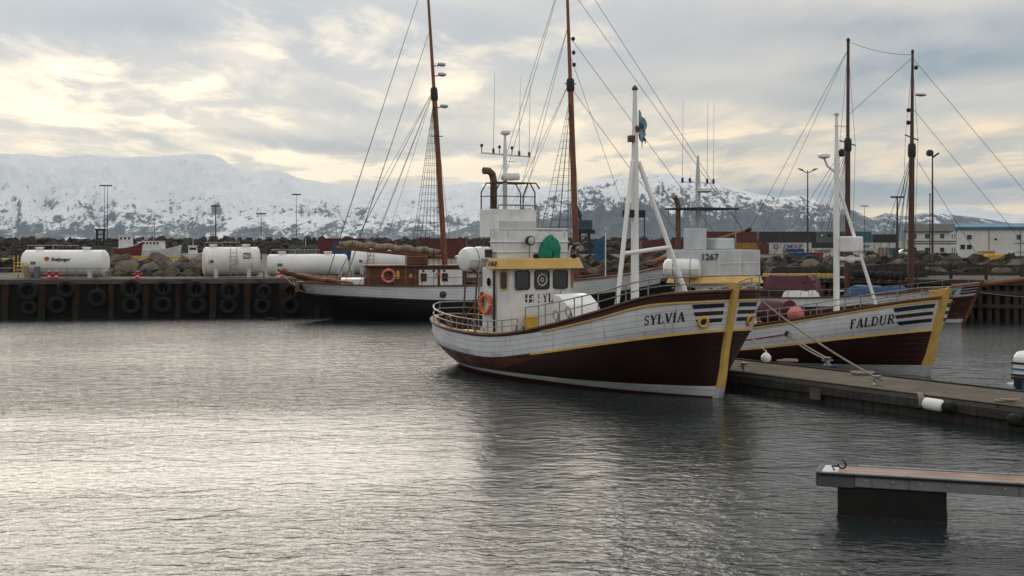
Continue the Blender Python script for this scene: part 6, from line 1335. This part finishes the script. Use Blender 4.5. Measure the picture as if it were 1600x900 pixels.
def small_boat(px, D, L_, label, hullm, cabm, rz, cab=(.3, .62), hz=1.0, roof='white'):
    T = thing('fishing_boat', label, 'boat', (gx(px, D) - L_/2*math.cos(rz), D - L_/2*math.sin(rz), 0), rz)
    Hh = Hull(L_, L_*.30, [(0, 2.5*hz), (.4, 2.4*hz), (.75, 2.8*hz), (1, 3.5*hz)], [(-1, .9), (0, .3), (3.6, 0)], [(-1, L_-1.0), (0, L_-.6), (3.6*hz, L_)], zk=-1, fwd=(1.8, .9, 2.8, .55))
    Hh.band(lambda t: -1, lambda t: .5, 'bottom_paint', 'antifoul', T, 3); Hh.band(lambda t: .5, Hh.cap, 'hull', hullm, T, 5); Hh.deck(lambda t: Hh.cap(t) - .35, 'deck', 'deck_wood', T); Hh.strip(Hh.cap, 'cap_rail', 'white', T, .15, .08, .06)
    x0_, x1_ = cab[0]*L_, cab[1]*L_; zb = 2.0*hz; zt2 = 3.9*hz + .6
    cb = MB().prism([(x0_, zb), (x1_, zb), (x1_ - .25, zt2), (x0_ + .1, zt2)], lambda x, z: (x, -L_*.10, z), lambda x, z: (x, L_*.10, z)).build('cabin', cabm, T, smooth=False, bevel=.06); n = max(3, int((x1_-x0_)/.8))
    for i in range(n): x = x0_ + .3 + i*(x1_-x0_-.6)/n; MB().bx(x, x + .42, -L_*.10 - .03, -L_*.10 - .001, zt2 - .75, zt2 - .3).build('window', 'glass', cb, smooth=False)
    MB().bx(x0_ - .1, x1_, -L_*.11, L_*.11, zt2 + .001, zt2 + .12).build('cabin_roof', roof, cb, smooth=False); mm = MB().tube([((x0_+x1_)/2, 0, zt2), ((x0_+x1_)/2, 0, zt2 + 1.5)], .05, 6).build('mast', 'white', T); MB().beam(((x0_+x1_)/2, -.6, zt2 + 1.0), ((x0_+x1_)/2, .6, zt2 + 1.0), .05, .05).build('crossbar', 'white', mm)
    return T
small_boat(197, 255, 6.6, 'red fishing boat with a white wheelhouse beyond the boulders', 'boat_red', 'white', R(15), (.28, .72), 1.25); small_boat(247, 262, 10.5, 'larger white fishing boat right of the red one', 'white_hull', 'white', R(-12), (.20, .62), 1.0, 'red'); small_boat(226, 275, 7.5, 'white fishing boat half hidden behind the larger one', 'white_hull', 'grey_white', R(20), (.3, .7), .9); small_boat(305, 258, 5.5, 'small white motor boat nearest to the rusty tank', 'white_hull', 'white', R(10), (.25, .6), .72); small_boat(480, 250, 8.5, 'grey green work boat above the long low tank', 'cont_grey', 'cont_grey', R(5), (.08, .85), .72, 'cont_grey'); small_boat(705, 250, 7.0, 'white boat between the furled sail and the life raft', 'white_hull', 'white', R(190), (.3, .65), .8)
dk_ = MB().lathe([(.02, -.22), (.07, -.16), (.11, -.04), (.11, .08), (.05, .2), (.02, .26)], (0, 0, .06), (1, 0, .1), 12).build('duck', 'duck', None); MB().tube([(-.15, 0, .1), (-.2, 0, .22), (-.24, 0, .25), (-.33, 0, .24)], [.04, .045, .05, .015], 8).build('head', 'duck', dk_); dk_.location = (gx(422, 72.3), 72.3, 0); tag(dk_, 'lone dark duck swimming in front of the left quay', 'duck')

# ------------------------------------------------------------------ haze: the air between here and the mountains
hm = bpy.data.materials.new('haze_air'); hm.use_nodes = True; hm.node_tree.nodes.clear(); hk = NT(hm.node_tree)
pv = hk.node('ShaderNodeVolumePrincipled'); pv.inputs['Color'].default_value = (.70, .86, 1.0, 1); pv.inputs['Density'].default_value = 5e-5; pv.inputs['Anisotropy'].default_value = .1
ho = hk.node('ShaderNodeOutputMaterial'); hk.l.new(pv.outputs[0], ho.inputs['Volume'])
M['haze'] = hm
hz = MB().bx(-15600, 15600, -200, 15600, -3, 900).build('haze', 'haze', smooth=False); hz['kind'] = 'stuff'
